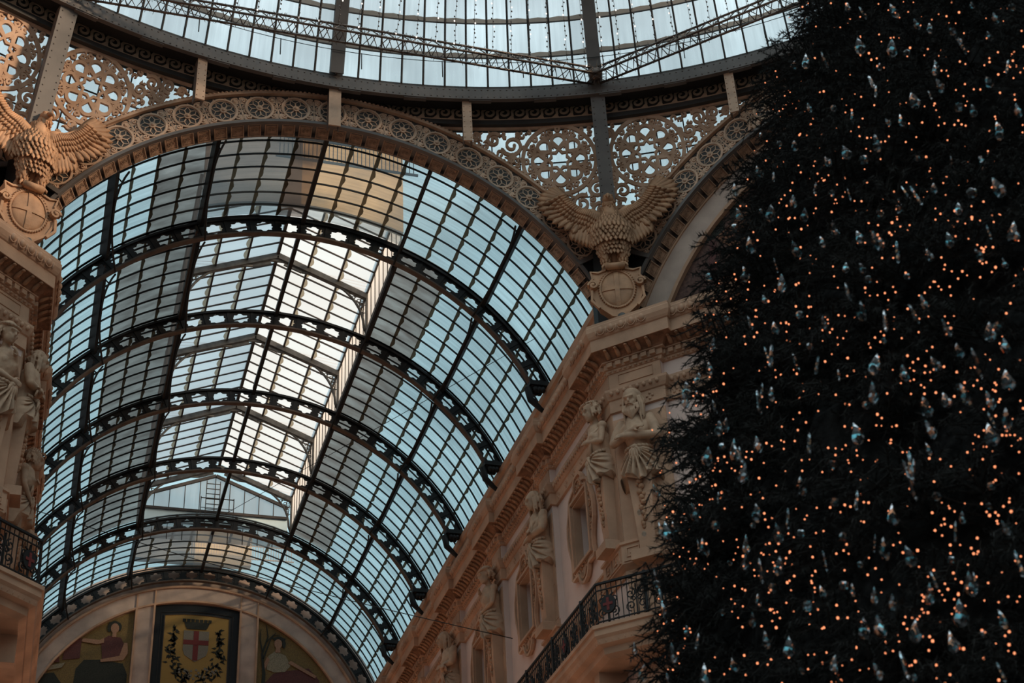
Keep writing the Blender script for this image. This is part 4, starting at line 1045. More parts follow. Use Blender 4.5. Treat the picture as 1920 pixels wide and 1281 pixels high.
# upper backing above the lunette so no sky shows between arch and wall
# end wall with three-part lunette
EY = 27.9
ez = lambda x, z, w: (x, EY-w, z)
b = MB(ez); b.poly(lun_pts(7.7, -20.2 if False else -6.9, 60, 0), -.5, -.02); b.box(-7.6, 7.6, -20.2, -2, -.5, -.02)
struct(b, 'wall_back', MARBLE)
RB = 6.72; 
tt = thing('arched_marble_frame', (0, EY, 2.2), 'pale marble arch and mullions framing the end wall mosaics', 'frame')
b = MB(ez); b.ribbon(lun_pts(RB-.30, .8, 60, 0), .62, -.02, .10); b.obj('arch_band', MARBLE, tt)
b = MB(ez); b.ribbon(lun_pts(RB, .8, 60, 0), .08, -.02, .16); b.ribbon(lun_pts(RB-.60, .8, 60, 0), .07, -.02, .15)
for s in (-1, 1):
    for x in (1.62, 2.28): b.box(s*x-.035, s*x+.035, 2.0, sqrt((RB-.6)**2-x*x), .0, .16)
    for x in (1.62, 2.28): b.ribbon([(s*x, sqrt((RB-.6)**2-x*x)), (s*x, sqrt((RB-.05)**2-x*x))], .05, .0, .14)
b.box(-6.2, 6.2, 2.25, 2.33, 0, .16); b.box(-6.4, 6.4, 1.7, 1.75, 0, .14)
b.obj('mouldings', STONE, tt)
b = MB(ez)
for s in (-1, 1): b.box(s*1.95-.31, s*1.95+.31, 2.34, 5.9, -.02, .095)
b.box(-6.4, 6.4, 1.2, 2.25, -.02, .09); b.obj('mullions', MARBLE, tt)
t = thing('coat_of_arms_panel', (0, EY, 2.4), 'black bordered gold mosaic panel with red cross shield, crown and laurel', 'mosaic')
b = MB(ez)
def bowtop(x, zt, sag, x0): return zt-sag*(x/x0)**2
top = [(-1.58+3.16*i/10, bowtop(-1.58+3.16*i/10, 6.02, .14, 1.58)) for i in range(11)]
b.poly([(-1.58, 1.6)]+top+[(1.58, 1.6)], 0, .03); b.obj('black_border', BLACKM, t)
b = MB(ez); top = [(-1.22+2.44*i/10, bowtop(-1.22+2.44*i/10, 5.62, .10, 1.22)) for i in range(11)]; gp = [(-1.22, 2.75)]+top+[(1.22, 2.75)]
b.poly(gp, .03, .05); b.obj('gold_ground', GOLD, t); b = MB(ez); b.ribbon(gp, .04, .04, .07, True); b.ribbon([(x*1.1, 4.2+(z-4.2)*1.08) for x, z in gp], .015, .03, .05, True); b.obj('gold_fillet', BROWNI, t)
b = MB(ez); sh = [(-.47, 4.95), (.47, 4.95), (.47, 4.2), (.40, 3.98), (.2, 3.85), (0, 3.72), (-.2, 3.85), (-.40, 3.98), (-.47, 4.2)]; b.poly(sh, .05, .07); b.obj('shield', GREYM, t)
b = MB(ez); b.box(-.095, .095, 3.78, 4.95, .07, .08); b.box(-.47, .47, 4.40, 4.58, .07, .081); b.obj('red_cross', RED, t)
b = MB(ez); b.poly([(-.40, 5.08), (.40, 5.08), (.48, 5.30), (-.48, 5.30)], .05, .07)
for i in range(7): x = -.48+.16*i; b.poly([(x-.055, 5.30), (x+.055, 5.30), (x+.065, 5.42), (x-.065, 5.42)], .05, .07)
b.poly([(-.36, 5.02), (.36, 5.02), (.38, 5.08), (-.38, 5.08)], .05, .075); b.obj('mural_crown', OLIVE, t)
rn = random.Random(4)
for s in (-1, 1):
    b = MB(ez)
    P = [(s*.82, 5.0), (s*.86, 4.5), (s*.88, 4.0), (s*.80, 3.5), (s*.5, 3.15), (s*.15, 3.05)]
    for i in range(5):
        for q in range(19):
            f = q/19; x = P[i][0]*(1-f)+P[i+1][0]*f; z = P[i][1]*(1-f)+P[i+1][1]*f; a = rn.uniform(0, 6.28); w = min(.2, .05+.06*i+.03*f); x += rn.uniform(-w, w); z += rn.uniform(-w, w)*.8; l = .19
            b.poly([(x, z), (x+.075*cos(a+.6), z+.075*sin(a+.6)), (x+l*cos(a), z+l*sin(a)), (x+.075*cos(a-.6), z+.075*sin(a-.6))], .05, .065)
    b.obj('laurel_branch', OLIVE, t)

b = MB(ez)
for i in range(26): x = rn.uniform(-.85, .85); z = 3.2+rn.uniform(-.15, .2)+abs(x)*.25; b.poly([(x+.05*cos(k*pi/3), z+.05*sin(k*pi/3)) for k in range(6)], .06, .07)
b.obj('blossoms', GREYM, t)
def side_panel(s, label):
    t = thing('allegory_mosaic', (s*4, EY, 2.4), label, 'mosaic')
    r = RB-.66; pts = [(s*2.34, 2.35)]
    x = 2.34
    arcp = []
    for i in range(15):
        xx = 2.34+(sqrt(r*r-2.35**2)-2.34)*i/14; arcp.append((s*xx, sqrt(max(0, r*r-xx*xx))))
    b = MB(ez); b.poly([(s*2.34, 2.35)]+arcp, .0, .03); b.obj('gold_ground', GOLDD, t)
    f = lambda P: [(s*(4.0+x) if s > 0 else -4.0+x, z) for x, z in P]
    return t
tL = side_panel(-1, 'dim gold mosaic of a seated woman in red, left of the coat of arms')
def shp(t, name, mt, polys, w=.03):
    for i, P in enumerate(polys): b = MB(ez); b.poly(P, w, w+.012+.002*(i % 3)); b.obj(name, mt, t)
def blob(cx, cz, rx, rz, n=14, wob=.0): return [(cx+rx*(1+wob*sin(3*2*pi*i/n))*cos(2*pi*i/n), cz+rz*(1+wob*cos(4*2*pi*i/n))*sin(2*pi*i/n)) for i in range(n)]
shp(tL, 'dark_drapery', OLIVE, [[(-4.3, 2.5), (-4.25, 3.2), (-4.0, 3.55), (-3.4, 3.6), (-2.6, 3.5), (-2.42, 3.1), (-2.4, 2.4)], [(-5.6, 2.4), (-5.55, 2.9), (-5.0, 3.0), (-4.7, 2.6), (-4.5, 2.4)]])
shp(tL, 'red_tunic', REDD, [[(-3.35, 3.55), (-3.45, 4.35), (-3.2, 4.55), (-2.75, 4.5), (-2.6, 4.2), (-2.65, 3.6)]], .045)
shp(tL, 'skin', SKIN, [blob(-3.0, 4.85, .15, .2), [(-3.08, 4.5), (-2.92, 4.5), (-2.93, 4.72), (-3.07, 4.72)], [(-4.15, 4.25), (-4.1, 4.38), (-3.5, 4.35), (-3.35, 4.45), (-3.35, 4.25), (-3.6, 4.18)], [(-2.62, 4.3), (-2.5, 4.3), (-2.45, 3.9), (-2.6, 3.62), (-3.4, 3.5), (-3.42, 3.6), (-2.75, 3.78)], blob(-4.3, 2.48, .22, .07)], .06)
shp(tL, 'dark_hair', OLIVE, [blob(-3.02, 5.02, .2, .12, 14, .2), blob(-3.2, 4.85, .07, .16), blob(-2.82, 4.9, .06, .14)], .05)
shp(tL, 'book_and_bust', REDD, [[(-4.75, 3.5), (-4.15, 3.6), (-4.15, 4.4), (-4.7, 4.2)], blob(-5.0, 3.95, .16, .2), [(-5.2, 3.4), (-4.85, 3.4), (-4.9, 3.8), (-5.1, 3.8)]], .045)
shp(tL, 'open_pages', CREAMM, [[(-5.3, 3.05), (-4.75, 3.2), (-4.65, 3.4), (-5.2, 3.25)]], .06)
tR = side_panel(1, 'dim gold mosaic of a reclining woman and bare tree, right of the arms')
shp(tR, 'red_drapery', REDD, [[(2.5, 2.4), (2.6, 3.0), (2.95, 3.45), (3.5, 3.6), (4.3, 3.75), (4.7, 3.3), (4.9, 2.4)]])
shp(tR, 'cream_tunic', CREAMM, [[(2.7, 3.6), (2.75, 4.15), (3.0, 4.35), (3.4, 4.2), (3.6, 3.8), (3.4, 3.55), (3.0, 3.5)], [(4.6, 2.4), (4.75, 3.2), (5.1, 2.9), (5.2, 2.4)]], .045)
shp(tR, 'skin', SKIN, [blob(3.1, 4.65, .15, .19), [(3.0, 4.3), (3.2, 4.3), (3.18, 4.5), (3.03, 4.5)], [(3.5, 3.9), (3.6, 4.0), (4.6, 3.45), (4.55, 3.35)], [(2.5, 3.6), (2.7, 4.1), (2.8, 4.0), (2.62, 3.55)]], .06)
shp(tR, 'wreath_hair', OLIVE, [blob(3.12, 4.83, .24, .11, 14, .25), blob(3.32, 4.65, .07, .16)], .055)
b = MB(ez)
for P, wd in (([(2.55, 2.5), (2.6, 3.4), (2.5, 4.2), (2.7, 4.9), (2.62, 5.4)], [.14, .12, .08, .05, .02]), ([(2.55, 4.0), (2.8, 4.8), (3.0, 5.1)], [.07, .04, .02]), ([(2.66, 4.7), (2.9, 5.0), (3.15, 5.0)], [.04, .03, .02]), ([(2.5, 4.3), (2.4, 4.8), (2.42, 5.2)], [.05, .04, .02])): b.ribbon(P, wd, .06, .075)
b.obj('bare_tree', OLIVE, tR)
b = MB(ez)
for i in range(16): x = rn.uniform(4.5, 5.5); z = 2.5+rn.uniform(0, .5); b.poly(blob(x, z, .1, .04, 8), .06, .07)
b.obj('leaves', OLIVE, tR)
wire((-6.4, 12, 1.6), (6.4, 8.5, -3.3+.5), 'thin sagging wire crossing low in front of the end wall mosaics', .2)
wire((6.5, 5.3, 4.6), (.2, 22, 7.0), 'thin diagonal wire crossing below the right side of the vault')

# unseen fill lamps shaped as lanterns, added below the view to warm the upper walls
def fill_lamp(x, y, out, z=-14.2, en=420):
    t = thing('fill_lantern', (x, y, z), 'unseen warm globe lamp added at shop level to light the upper walls', 'lamp', 'added fill lamps along the shop level')
    ox, oy = out; b = MB(); b.tube([(x, y, z-.3), (x+ox*.3, y+oy*.3, z-.35), (x+ox*.6, y+oy*.6, z-.2), (x+ox*.6, y+oy*.6, z)], .035, 8); b.ball((x, y, z-.3), (.12, .12, .2), 10, 7); b.obj('bracket', DARK, t)
    b = MB(); b.ball((x+ox*.6, y+oy*.6, z+.25), .2, 14, 10); b.obj('globe', GLOBE, t)
    l = bpy.data.lights.new('fill_light', 'POINT'); l.energy = en; l.color = (1, .70, .50); l.shadow_soft_size = .2
    o = bpy.data.objects.new('fill_light', l); COL.objects.link(o); o.parent = t; o.location = (ox*.95, oy*.95, .35)
GLOBE = emis('fill_lamp_globe', (1, .62, .36), 3.0)
for k in (0, 1, 2, 3, 4):
    for s in (-1, 1): fill_lamp(s*6.35, RY[k], (-s*1.0, 0), -16.8, 20 if s > 0 else (110 if k < 2 else 250))
for s in (1,):
    for u in (1.2, 4.2): q = diagmap(u, 0, 0); fill_lamp(s*q[0], q[1], (-s*.7071, -.7071), -16.8, 50)
# ================================================================== SCULPTURE
def lframe(origin, rz, s=1.0, flip=False):
    """maps local (x right, y back, z up) to the world; -y faces the viewer"""
    c_, s_ = cos(rz), sin(rz); f = -1 if flip else 1
    return lambda x, y, z: (origin[0]+s*(f*x*c_-y*s_), origin[1]+s*(f*x*s_+y*c_), origin[2]+s*z)
def feather(b, root, tip, w, t=.03, n=6, up=Vector((0, -1, 0))):
    root = Vector(root); tip = Vector(tip); d = tip-root; l = d.length
    if l < 1e-4: return
    d.normalize(); a = d.cross(up)
    if a.length < 1e-4: a = Vector((1, 0, 0))
    a.normalize(); u = a.cross(d); vs = []; fs = []
    for i in range(n+1):
        f = i/n; ww = w*(.45+.75*sin(pi*min(1, f*.62+.12)))*(1 if f < .85 else sqrt(max(0, 1-((f-.85)/.15)**2))*.95+.05); c = root+d*(l*f)-u*(t*.8*f*f)
        vs += [tuple(c-a*ww/2), tuple(c-a*ww*.1+u*t), tuple(c+u*t*1.35), tuple(c+a*ww*.1+u*t), tuple(c+a*ww/2), tuple(c-u*t*.4)]
    for i in range(n):
        for k in range(6): fs.append((i*6+k, i*6+(k+1) % 6, (i+1)*6+(k+1) % 6, (i+1)*6+k))
    fs += [(0, 1, 2, 3, 4, 5), tuple(6*n+5-k for k in range(6))]
    b.add(vs, fs, True)
def eagle(side, label, label_s, mirror_pose):
    az = radians(22.5*side); R = 17.82
    org = (OX+R*sin(az), OY+R*cos(az), 0); rz = -az
    t = thing('eagle_statue', (org[0], org[1], 3.2), label, 'statue', None, rz)
    mp = lframe(org, rz, 1.0, False)
    rn = random.Random(11)
    b = MB(mp)
    tw = .06*mirror_pose
    b.ball((0, -.02, 4.30), (.40, .31, .64), 18, 14); b.ball((0, -.09, 4.40), (.42, .27, .36), 16, 12); b.ball((0, .05, 3.75), (.27, .25, .40), 14, 10)
    b.tube([(0, -.05, 4.65), (tw*.3, -.08, 4.9), (tw*.8, -.10, 5.10), (tw, -.12, 5.22)], [.26, .18, .145, .14], 14)
    for zr in range(14):                                # breast plumage
        z = 5.04-zr*.105; w = .165+.27*min(1, zr/6.0)**1.3 if z > 3.9 else .36-.2*(3.9-z)
        for k in range(13):
            a = -1.45+2.9*(k+.5*(zr % 2))/12.5; x = w*sin(a)*1.0; y = -.06-w*.80*cos(a)
            if zr < 3: x += tw*.4
            x *= 1.1; feather(b, (x*.96, y+.02, z+.07), (x*1.05+rn.uniform(-.025, .025), y-.03, z-.15+rn.uniform(-.04, .02)), .10, .006, 3)
    b.obj('body', EAGLE, t)
    b = MB(mp)
    hx = tw*1.2
    b.ball((hx, -.16, 5.28), (.145, .17, .145), 12, 9); b.tube([(hx, -.28, 5.28), (hx+tw*.6, -.38, 5.26), (hx+tw*.9, -.43, 5.19), (hx+tw*.9, -.42, 5.11)], [.062, .05, .032, .008], 8)
    for s in (-1, 1): b.ball((hx+s*.075, -.255, 5.33), (.05, .05, .025), 8, 5); b.ball((hx+s*.085, -.265, 5.285), .024, 8, 5)
    for k in range(22): a = rn.uniform(-2.6, 2.6); z = rn.uniform(5.0, 5.3); feather(b, (hx+.13*sin(a), -.12-.13*cos(a)*.8, z+.05), (hx+.15*sin(a), -.14-.15*cos(a)*.8, z-.09), .06, .018, 3)
    b.obj('head', EAGLE, t)
    for s in (-1, 1):
        b = MB(mp); q = s
        P = [(s*.24, .02, 4.76), (s*.46, .02, 4.98), (s*.68, .03, 5.08), (s*.92, .02, 5.34), (s*1.14, .0, 5.70)]
        b.tube(P, [.22, .18, .14, .09, .03], 10)
        b.ball((s*.62, .03, 4.66), (.42, .07, .40), 12, 8)
        # primaries
        for i in range(13):
            f = i/12; r0 = Vector(P[1]).lerp(Vector(P[4]), .18+.75*(1-f)**.8*.9)
            an = radians(50-112*f) ; L_ = .92-.25*abs(f-.45)
            if f < .3: L_ = .50+1.2*f
            tip = r0+Vector((s*cos(an)*L_, -.02-.02*i*.3, sin(an)*L_))
            feather(b, r0, tip, .19, .024, 7)
        for i in range(9):                               # secondaries
            f = i/8; r0 = Vector(P[0]).lerp(Vector(P[2]), f); an = radians(-88+26*f)
            feather(b, r0+Vector((0, -.04, -.02)), r0+Vector((s*cos(an)*.62+s*.02, -.06, sin(an)*(.95))), .22, .03, 6)
        for ly, (ll, ww) in enumerate(((.60, .17), (.44, .15), (.30, .13), (.18, .11))):   # coverts
            n = 13+ly*3
            for i in range(n):
                f = i/(n-1); ii = f*3.6; k = min(3, int(ii)); r0 = Vector(P[k]).lerp(Vector(P[k+1]), ii-k); an = radians(-80+ 66*f)
                r0 += Vector((0, -.06-.035*ly, .02)); feather(b, r0, r0+Vector((s*cos(an)*ll, -.02, sin(an)*ll)), ww, .028, 4)
        b.obj('wing', EAGLE, t)
    for s in (-1, 1):
        b = MB(mp); b.tube([(s*.17, -.08, 4.15), (s*.21, -.14, 3.8), (s*.20, -.15, 3.5), (s*.19, -.16, 3.35)], [.18, .17, .11, .055], 12)
        for zr in range(7):
            for k in range(8): a = 2*pi*k/8+zr*.4; w = .17-.012*zr; z = 4.05-zr*.10; feather(b, (s*.195+w*.9*sin(a), -.12-w*.9*cos(a), z+.04), (s*.20+w*1.02*sin(a), -.13-w*cos(a), z-.13), .085, .02, 3)
        b.tube([(s*.19, -.16, 3.4), (s*.19, -.17, 3.22)], [.06, .05], 8)
        for k in range(4):
            a = (-.7, 0, .7, pi)[k]; b.tube([(s*.19, -.18, 3.22), (s*.19+.10*sin(a), -.18-.12*cos(a), 3.24), (s*.19+.17*sin(a), -.18-.19*cos(a), 3.14), (s*.19+.18*sin(a), -.18-.20*cos(a), 3.08)], [.045, .04, .03, .008], 7)
        b.obj('leg', EAGLE, t)
    b = MB(mp)
    for i in range(7): f = (i-3)/3; feather(b, (.08*f, .08, 3.75), (.32*f, .05, 3.05+.08*abs(f)), .15, .03, 5)
    b.obj('tail', EAGLE, t)
    # shield cartouche
    t = thing('shield_cartouche', (org[0], org[1], 1.8), label_s, 'shield', None, rz)
    o2 = (org[0], org[1], 0); q = lframe(o2, rz)
    smap = lambda u, v, w: q(u, -.22-w, v)
    ct = [(0, 3.22), (.16, 3.2), (.24, 3.08), (.42, 3.02), (.60, 3.06), (.56, 2.86), (.66, 2.72), (.60, 2.55), (.56, 2.3), (.46, 2.05), (.26, 1.86), (.16, 1.76), (0, 1.72)]
    ct = ct+[(-x, z) for x, z in ct[-2:0:-1]]
    b = MB(smap); b.poly(ct, -.25, .02); b.ribbon(ct, .05, 0, .06, True); b.obj('backplate', EAGLE, t)
    b = MB(smap); b.ball((0, 2.52, .0), (.39, .50, .09), 28, 10); b.obj('oval_boss', EAGLE, t)
    b = MB(smap); n = 46
    b.ribbon([(.41*cos(2*pi*i/40), 2.52+.52*sin(2*pi*i/40)) for i in range(40)], .045, 0, .05, True)
    for i in range(n): a = 2*pi*i/n; b.ball((.435*cos(a), 2.52+.545*sin(a), .04), (.026, .026, .03), 6, 4)
    b.obj('beaded_rim', EAGLE, t)
    b = MB(smap)
    zz = lambda x, z: .09*sqrt(max(0, 1-(x/.39)**2-((z-2.52)/.50)**2))
    for pts in ([(x*.02, 2.52+0) for x in ()],):
        pass
    for (x0, x1, z0, z1) in ((-.055, .055, 2.04, 3.0), (-.37, .37, 2.46, 2.57)):
        n = 10; vs = []; fs = []
        for i in range(n+1):
            f = i/n
            if z1-z0 > x1-x0: a = [(x0, z0+(z1-z0)*f), (x1, z0+(z1-z0)*f)]
            else: a = [(x0+(x1-x0)*f, z0), (x0+(x1-x0)*f, z1)]
            for x, z in a: vs += [(x, z, -.02), (x, z, zz(x, z)+.022)]
        for i in range(n): k = 4*i; fs += [(k+1, k+3, k+7, k+5), (k, k+1, k+5, k+4), (k+2, k+3, k+7, k+6)]
        b.add(vs, fs)
    b.obj('raised_cross', EAGLE, t)
    for s in (-1, 1):
        b = MB(smap)
        for (x, z, r, a, d) in ((.56, 2.62, .12, 0, 1),): 
            b.ribbon([(s*p, r_) for p, r_ in spiral(x, z, r, .03, a, d*1.4, 18)], .05, 0, .16); b.ball((s*x, z, .14), (.045, .045, .04), 8, 5)
        b.ribbon([(s*.60, 2.5), (s*.62, 2.2), (s*.45, 1.98)], .06, 0, .10); b.obj('volute', EAGLE, t)
    b = MB(smap); b.tube([(-.2, 3.12, .12), (.2, 3.12, .12)], .09, 10); b.tube([(-.24, 3.12, .12), (.24, 3.12, .12)], .06, 10); b.obj('top_roll', EAGLE, t)
    b = MB(smap); b.tube([(.02, 1.60, -.02), (.05, 1.66, .16)], .10, 14); b.ball((.05, 1.66, .17), (.085, .085, .03), 12, 6); b.box(-.03, .07, 1.46, 1.56, -.1, .05); tag(b.obj('spotlight', SILVER), 'small round spotlight tucked under the point of the %s shield' % ('right' if side > 0 else 'left'), 'spotlight')
eagle(1, 'cast iron eagle with spread wings perched on the right corner shield', 'oval cross shield cartouche under the right eagle', 0)
eagle(-1, 'cast iron eagle with head turned perched on the left corner shield', 'oval cross shield cartouche under the left eagle', 1.4)
# ------------------------------------------------------------------ herm figures
def remeshed(b, name, mat, parent, vox=.02, smooth=6):
    o = b.obj(name, mat, parent); m_ = o.modifiers.new('remesh', 'REMESH'); m_.mode = 'VOXEL'; m_.voxel_size = vox; m_.use_smooth_shade = True
    s_ = o.modifiers.new('smooth', 'SMOOTH'); s_.iterations = smooth; s_.factor = .5
    return o
def limb(b, pts, rad, n=12):
    P = [Vector(p) for p in pts]
    out = []; rr = []
    for i in range(len(P)-1):
        for k in range(4): out.append(P[i].lerp(P[i+1], k/4)); rr.append(rad[i]+(rad[i+1]-rad[i])*k/4)
    out.append(P[-1]); rr.append(rad[-1]); b.tube(out, rr, n)
    for p, r in zip(P, rad): b.ball(tuple(p), r*1.0, 10, 8)
def hand(b, wrist, d, palm_n, s=1.0, curl=.5):
    """palm, four bent fingers and a thumb; d = direction of the fingers"""
    w = Vector(wrist); d = Vector(d).normalized(); n = Vector(palm_n).normalized(); a = d.cross(n).normalized()
    b.ball(tuple(w+d*.07*s), (.06*s, .045*s, .06*s), 10, 8)
    b.ball(tuple(w+d*.11*s), (.055*s, .04*s, .055*s), 10, 8)
    for k, L_ in enumerate((.95, 1.1, 1.02, .8)):
        r0 = w+d*.13*s+a*((k-1.5)*.032*s); p1 = r0+(d+n*curl*.3)*.05*s*L_; p2 = p1+(d*.8+n*curl*.9).normalized()*.045*s*L_; p3 = p2+(d*.4+n*curl*1.3).normalized()*.035*s*L_
        b.tube([r0, p1, p2, p3], [.019*s, .018*s, .016*s, .013*s], 7)
    r0 = w+d*.06*s+a*(-.06*s); b.tube([r0, r0+(d*.6-a*.7)*.05*s, r0+(d*1.2-a*.7+n*.5)*.075*s], [.022*s, .02*s, .015*s], 7)
def herm(kind, org, rz, label, flip=False, S=1.0, group=None):
    """kind: beard, laurel, youth, nude. Height 2.5 from hem to crown, tapering herm shaft below"""
    t = thing('herm_figure', org, label, 'statue', group, rz)
    mp = lframe(org, rz, S, flip); HS = 1.24
    fem = kind in ('laurel', 'nude')
    b = MB(mp); sw = .31 if not fem else .25
    hz = 2.23; hy = -.36; lean = .10 if kind != 'beard' else .03
    hx = lean
    # torso
    limb(b, [(0, -.10, 1.05), (0, -.13, 1.3), (0, -.18, 1.55), (0, -.20, 1.78)], [.26, .22, .28, .22])
    b.ball((0, -.18, 1.62), (.36 if not fem else .28, .21, .25), 16, 12)
    for s in (-1, 1):
        b.ball((s*sw, -.17, 1.83), (.115, .11, .11), 10, 8)
        if fem: b.ball((s*.12, -.36, 1.60), (.095, .09, .095), 12, 9)
        else: b.ball((s*.13, -.30, 1.66), (.13, .075, .10), 12, 9)
    for k in range(3):
        if not fem:
            for s in (-1, 1): b.ball((s*.06, -.325+.02*k, 1.47-.11*k), (.055, .03, .05), 8, 6)
    limb(b, [(0, -.18, 1.88), (hx*.5, -.26, 2.02), (hx*.8, -.31, 2.12)], [.115, .085, .09])
    # head with face, tilted down
    R_ = Matrix.Rotation(radians(20), 3, 'X')
    def H(x, y, z):
        v = R_ @ Vector((x*HS, y*HS, z*HS)); return (hx+v.x, hy+v.y, hz+v.z)
    b.ball(H(0, .02, .03), (.125*HS, .145*HS, .155*HS), 16, 12); b.ball(H(0, -.05, -.08), (.095*HS, .10*HS, .10*HS), 12, 9); b.ball(H(0, -.115, -.145), (.04, .035, .035), 8, 6)
    b.tube([H(0, -.125, .035), H(0, -.165, -.035), H(0, -.15, -.05)], [.018, .028, .02], 8)
    b.tube([H(-.085, -.118, .05), H(0, -.14, .045), H(.085, -.118, .05)], [.02, .022, .02], 8)
    for s in (-1, 1): b.ball(H(s*.045, -.118, .018), (.022, .014, .015), 8, 6); b.ball(H(s*.06, -.10, -.04), (.035, .03, .035), 8, 6); b.ball(H(s*.128, .01, 0), (.018, .03, .04), 8, 6)
    b.ball(H(0, -.142, -.085), (.036, .018, .011), 8, 5); b.ball(H(0, -.140, -.105), (.030, .018, .011), 8, 5)
    # arms
    if kind == 'beard':
        A = [((-sw, -.18, 1.80), (-.48, -.26, 1.42), (.05, -.47, 1.50)), ((sw, -.18, 1.80), (.48, -.28, 1.36), (-.10, -.48, 1.40))]
    elif kind == 'laurel':
        A = [((-sw, -.18, 1.80), (-.33, -.22, 1.40), (-.20, -.38, 1.08)), ((sw, -.18, 1.80), (.34, -.26, 1.40), (.0, -.44, 1.50))]
    elif kind == 'youth':
        A = [((-sw, -.18, 1.80), (-.38, -.24, 1.42), (.0, -.46, 1.40)), ((sw, -.18, 1.80), (.40, -.25, 1.40), (-.12, -.45, 1.32))]
    else:
        A = [((-sw, -.18, 1.80), (-.34, -.24, 1.42), (-.05, -.46, 1.72)), ((sw, -.18, 1.80), (.34, -.26, 1.38), (-.05, -.42, 1.25))]
    for P in A:
        r = (.115, .09, .065) if not fem else (.075, .06, .045)
        mid = tuple((Vector(P[1])*.65+Vector(P[2])*.35)); limb(b, [P[0], tuple((Vector(P[0])+Vector(P[1]))/2), P[1], mid, P[2]], [r[0], r[0]*1.02, r[1], r[1]*.98, r[2]])
        d = Vector(P[2])-Vector(P[1]); hand(b, P[2], d, (0, .55, -.3 if P[2][2] > 1.3 else 0), 1.05, .6)
    remeshed(b, 'body', STATUE, t, .017*S, 3)
    # hair
    b = MB(mp); rn = random.Random(hash(kind) % 97 if False else len(kind))
    b.ball(H(0, .07, .075), (.145*HS, .14*HS, .135*HS), 14, 10)
    for k in range(46):
        a = rn.uniform(-1.75, 1.75)+pi; z = rn.uniform(-.02, .17); rr = .145*sqrt(max(0, 1-(z/.22)**2)); x, y = rr*sin(a), rr*cos(a+pi)*-1.0*-1+.05
        if kind == 'laurel' and z < .03: z = .05
        p0 = H(x, y, z); dz = -.14 if kind in ('beard', 'youth', 'nude') else -.07
        b.tube([p0, H(x*1.18+rn.uniform(-.02, .02), y*1.05+.01, z+dz*.5), H(x*1.12+rn.uniform(-.03, .03), y*1.05+dz*.3, z+dz)], [.028, .03, .012], 6)
    if kind != 'nude':
        for s in (-1, 1):
            for k in range(5):
                x = s*(.115+.03*sin(k*2.3)); L_ = .42 if kind == 'beard' else (.30 if kind == 'youth' else .16); L_ *= 1-.13*(k % 3); y0 = -.02+.040*k
                b.tube([H(x, y0, .03), H(x+s*.03, y0-.03, -.10), H(x+s*.02+.02*sin(k), y0-.20*L_, -L_*.6), H(x+s*.03, y0-.30*L_, -L_)], [.03, .034, .03, .012], 7)
    if kind == 'laurel':
        for k in range(22): a = -2.4+4.8*k/21; p = H(.15*sin(a), -.155*cos(a)+.02, .10); q = H(.185*sin(a+.18), -.19*cos(a+.18)+.02, .15); feather(b, p, q, .05, .012, 3)
    if kind == 'nude':
        for k in range(16): a = -2.6+5.2*k/15; b.ball(H(.15*sin(a), -.13*cos(a)+.03, .11), (.045, .045, .035), 7, 5)
    remeshed(b, 'hair', STATUE, t, .014*S, 1)
    if kind == 'beard':
        b = MB(mp)
        for k in range(9):
            x = (k-4)*.030; zt = -.075-.02*(1-abs(x)/.12)
            b.tube([H(x, -.125+abs(x)*.35, zt), H(x*1.2+.01*sin(k*2), -.17+abs(x)*.3, zt-.10), H(x*.9, -.17+abs(x)*.25, zt-.21+abs(x)*.5), H(x*.4+.01*sin(k), -.15, zt-.30+abs(x))], [.018, .023, .019, .006], 6)
        for s in (-1, 1): b.tube([H(0, -.165, -.065), H(s*.04, -.155, -.075), H(s*.075, -.13, -.12)], [.012, .018, .01], 6)
        remeshed(b, 'beard', STATUE, t, .013*S, 1)
    # drapery: flared wrap gathered at the hip with radiating folds
    b = MB(mp); nu, nv = 150, 40; kx = -.10 if kind != 'beard' else .02; kz = 1.14
    vs = []; fs = []
    for j in range(nv+1):
        f = j/nv
        for i in range(nu):
            th = 2*pi*i/nu; rx = .29+.14*f**.6; ry = .26+.09*f**.6
            x0 = rx*sin(th); z0 = kz+.06*cos(th*1)+(-.02) - f*(.60+.10*sin(th*3+1)+.05*sin(th*7)); y0 = -ry*cos(th)-.10
            front = max(0, cos(th))
            ang = atan2(z0-kz, x0-kx); sn = sin(ang*25); fold = .055*(abs(sn)**.5*(1 if sn > 0 else -1))*min(1, f*2.5)*(.35+.65*front)+.012*sin(ang*31+2)*f
            y0 -= fold+.02*front*sin(3*th+f*4)
            vs.append((x0*(1+fold*.6), y0, z0))
    for j in range(nv):
        for i in range(nu): fs.append((j*nu+i, (j+1)*nu+i, (j+1)*nu+(i+1) % nu, j*nu+(i+1) % nu))
    fs.append(tuple(range(nu))); fs.append(tuple(nv*nu+i for i in range(nu-1, -1, -1)))
    b.add(vs, fs, True)
    b.ball((kx, -.42, kz+.0), (.07, .06, .06), 10, 8)
    for k in range(5): a = -2.4+.45*k; b.tube([(kx, -.42, kz), (kx+.10*cos(a), -.46, kz+.12*sin(a)), (kx+.16*cos(a-.1), -.42, kz+.42*sin(a))], [.03, .035, .012], 7)
    for k in range(9): a = radians(-70+17*k+(0)); b.tube([(.27*sin(a), -.12-.27*cos(a), 1.22-.04*cos(a)), (.27*sin(a+.3), -.12-.27*cos(a+.3), 1.20-.04*cos(a+.3))], .035, 7)
    if kind in ('laurel', 'youth'):                       # fold of cloth over the chest or arm
        for k in range(6): b.tube([(.24-.02*k, -.18-.01*k, 1.86), (.16-.03*k, -.40, 1.6), (.02-.05*k, -.40, 1.32), (-.05-.04*k, -.36, 1.18)], [.03, .035, .03, .02], 7)
    b.obj('drapery', STATUE, t)
    # tapering herm shaft with a fruit drop
    b = MB(mp)
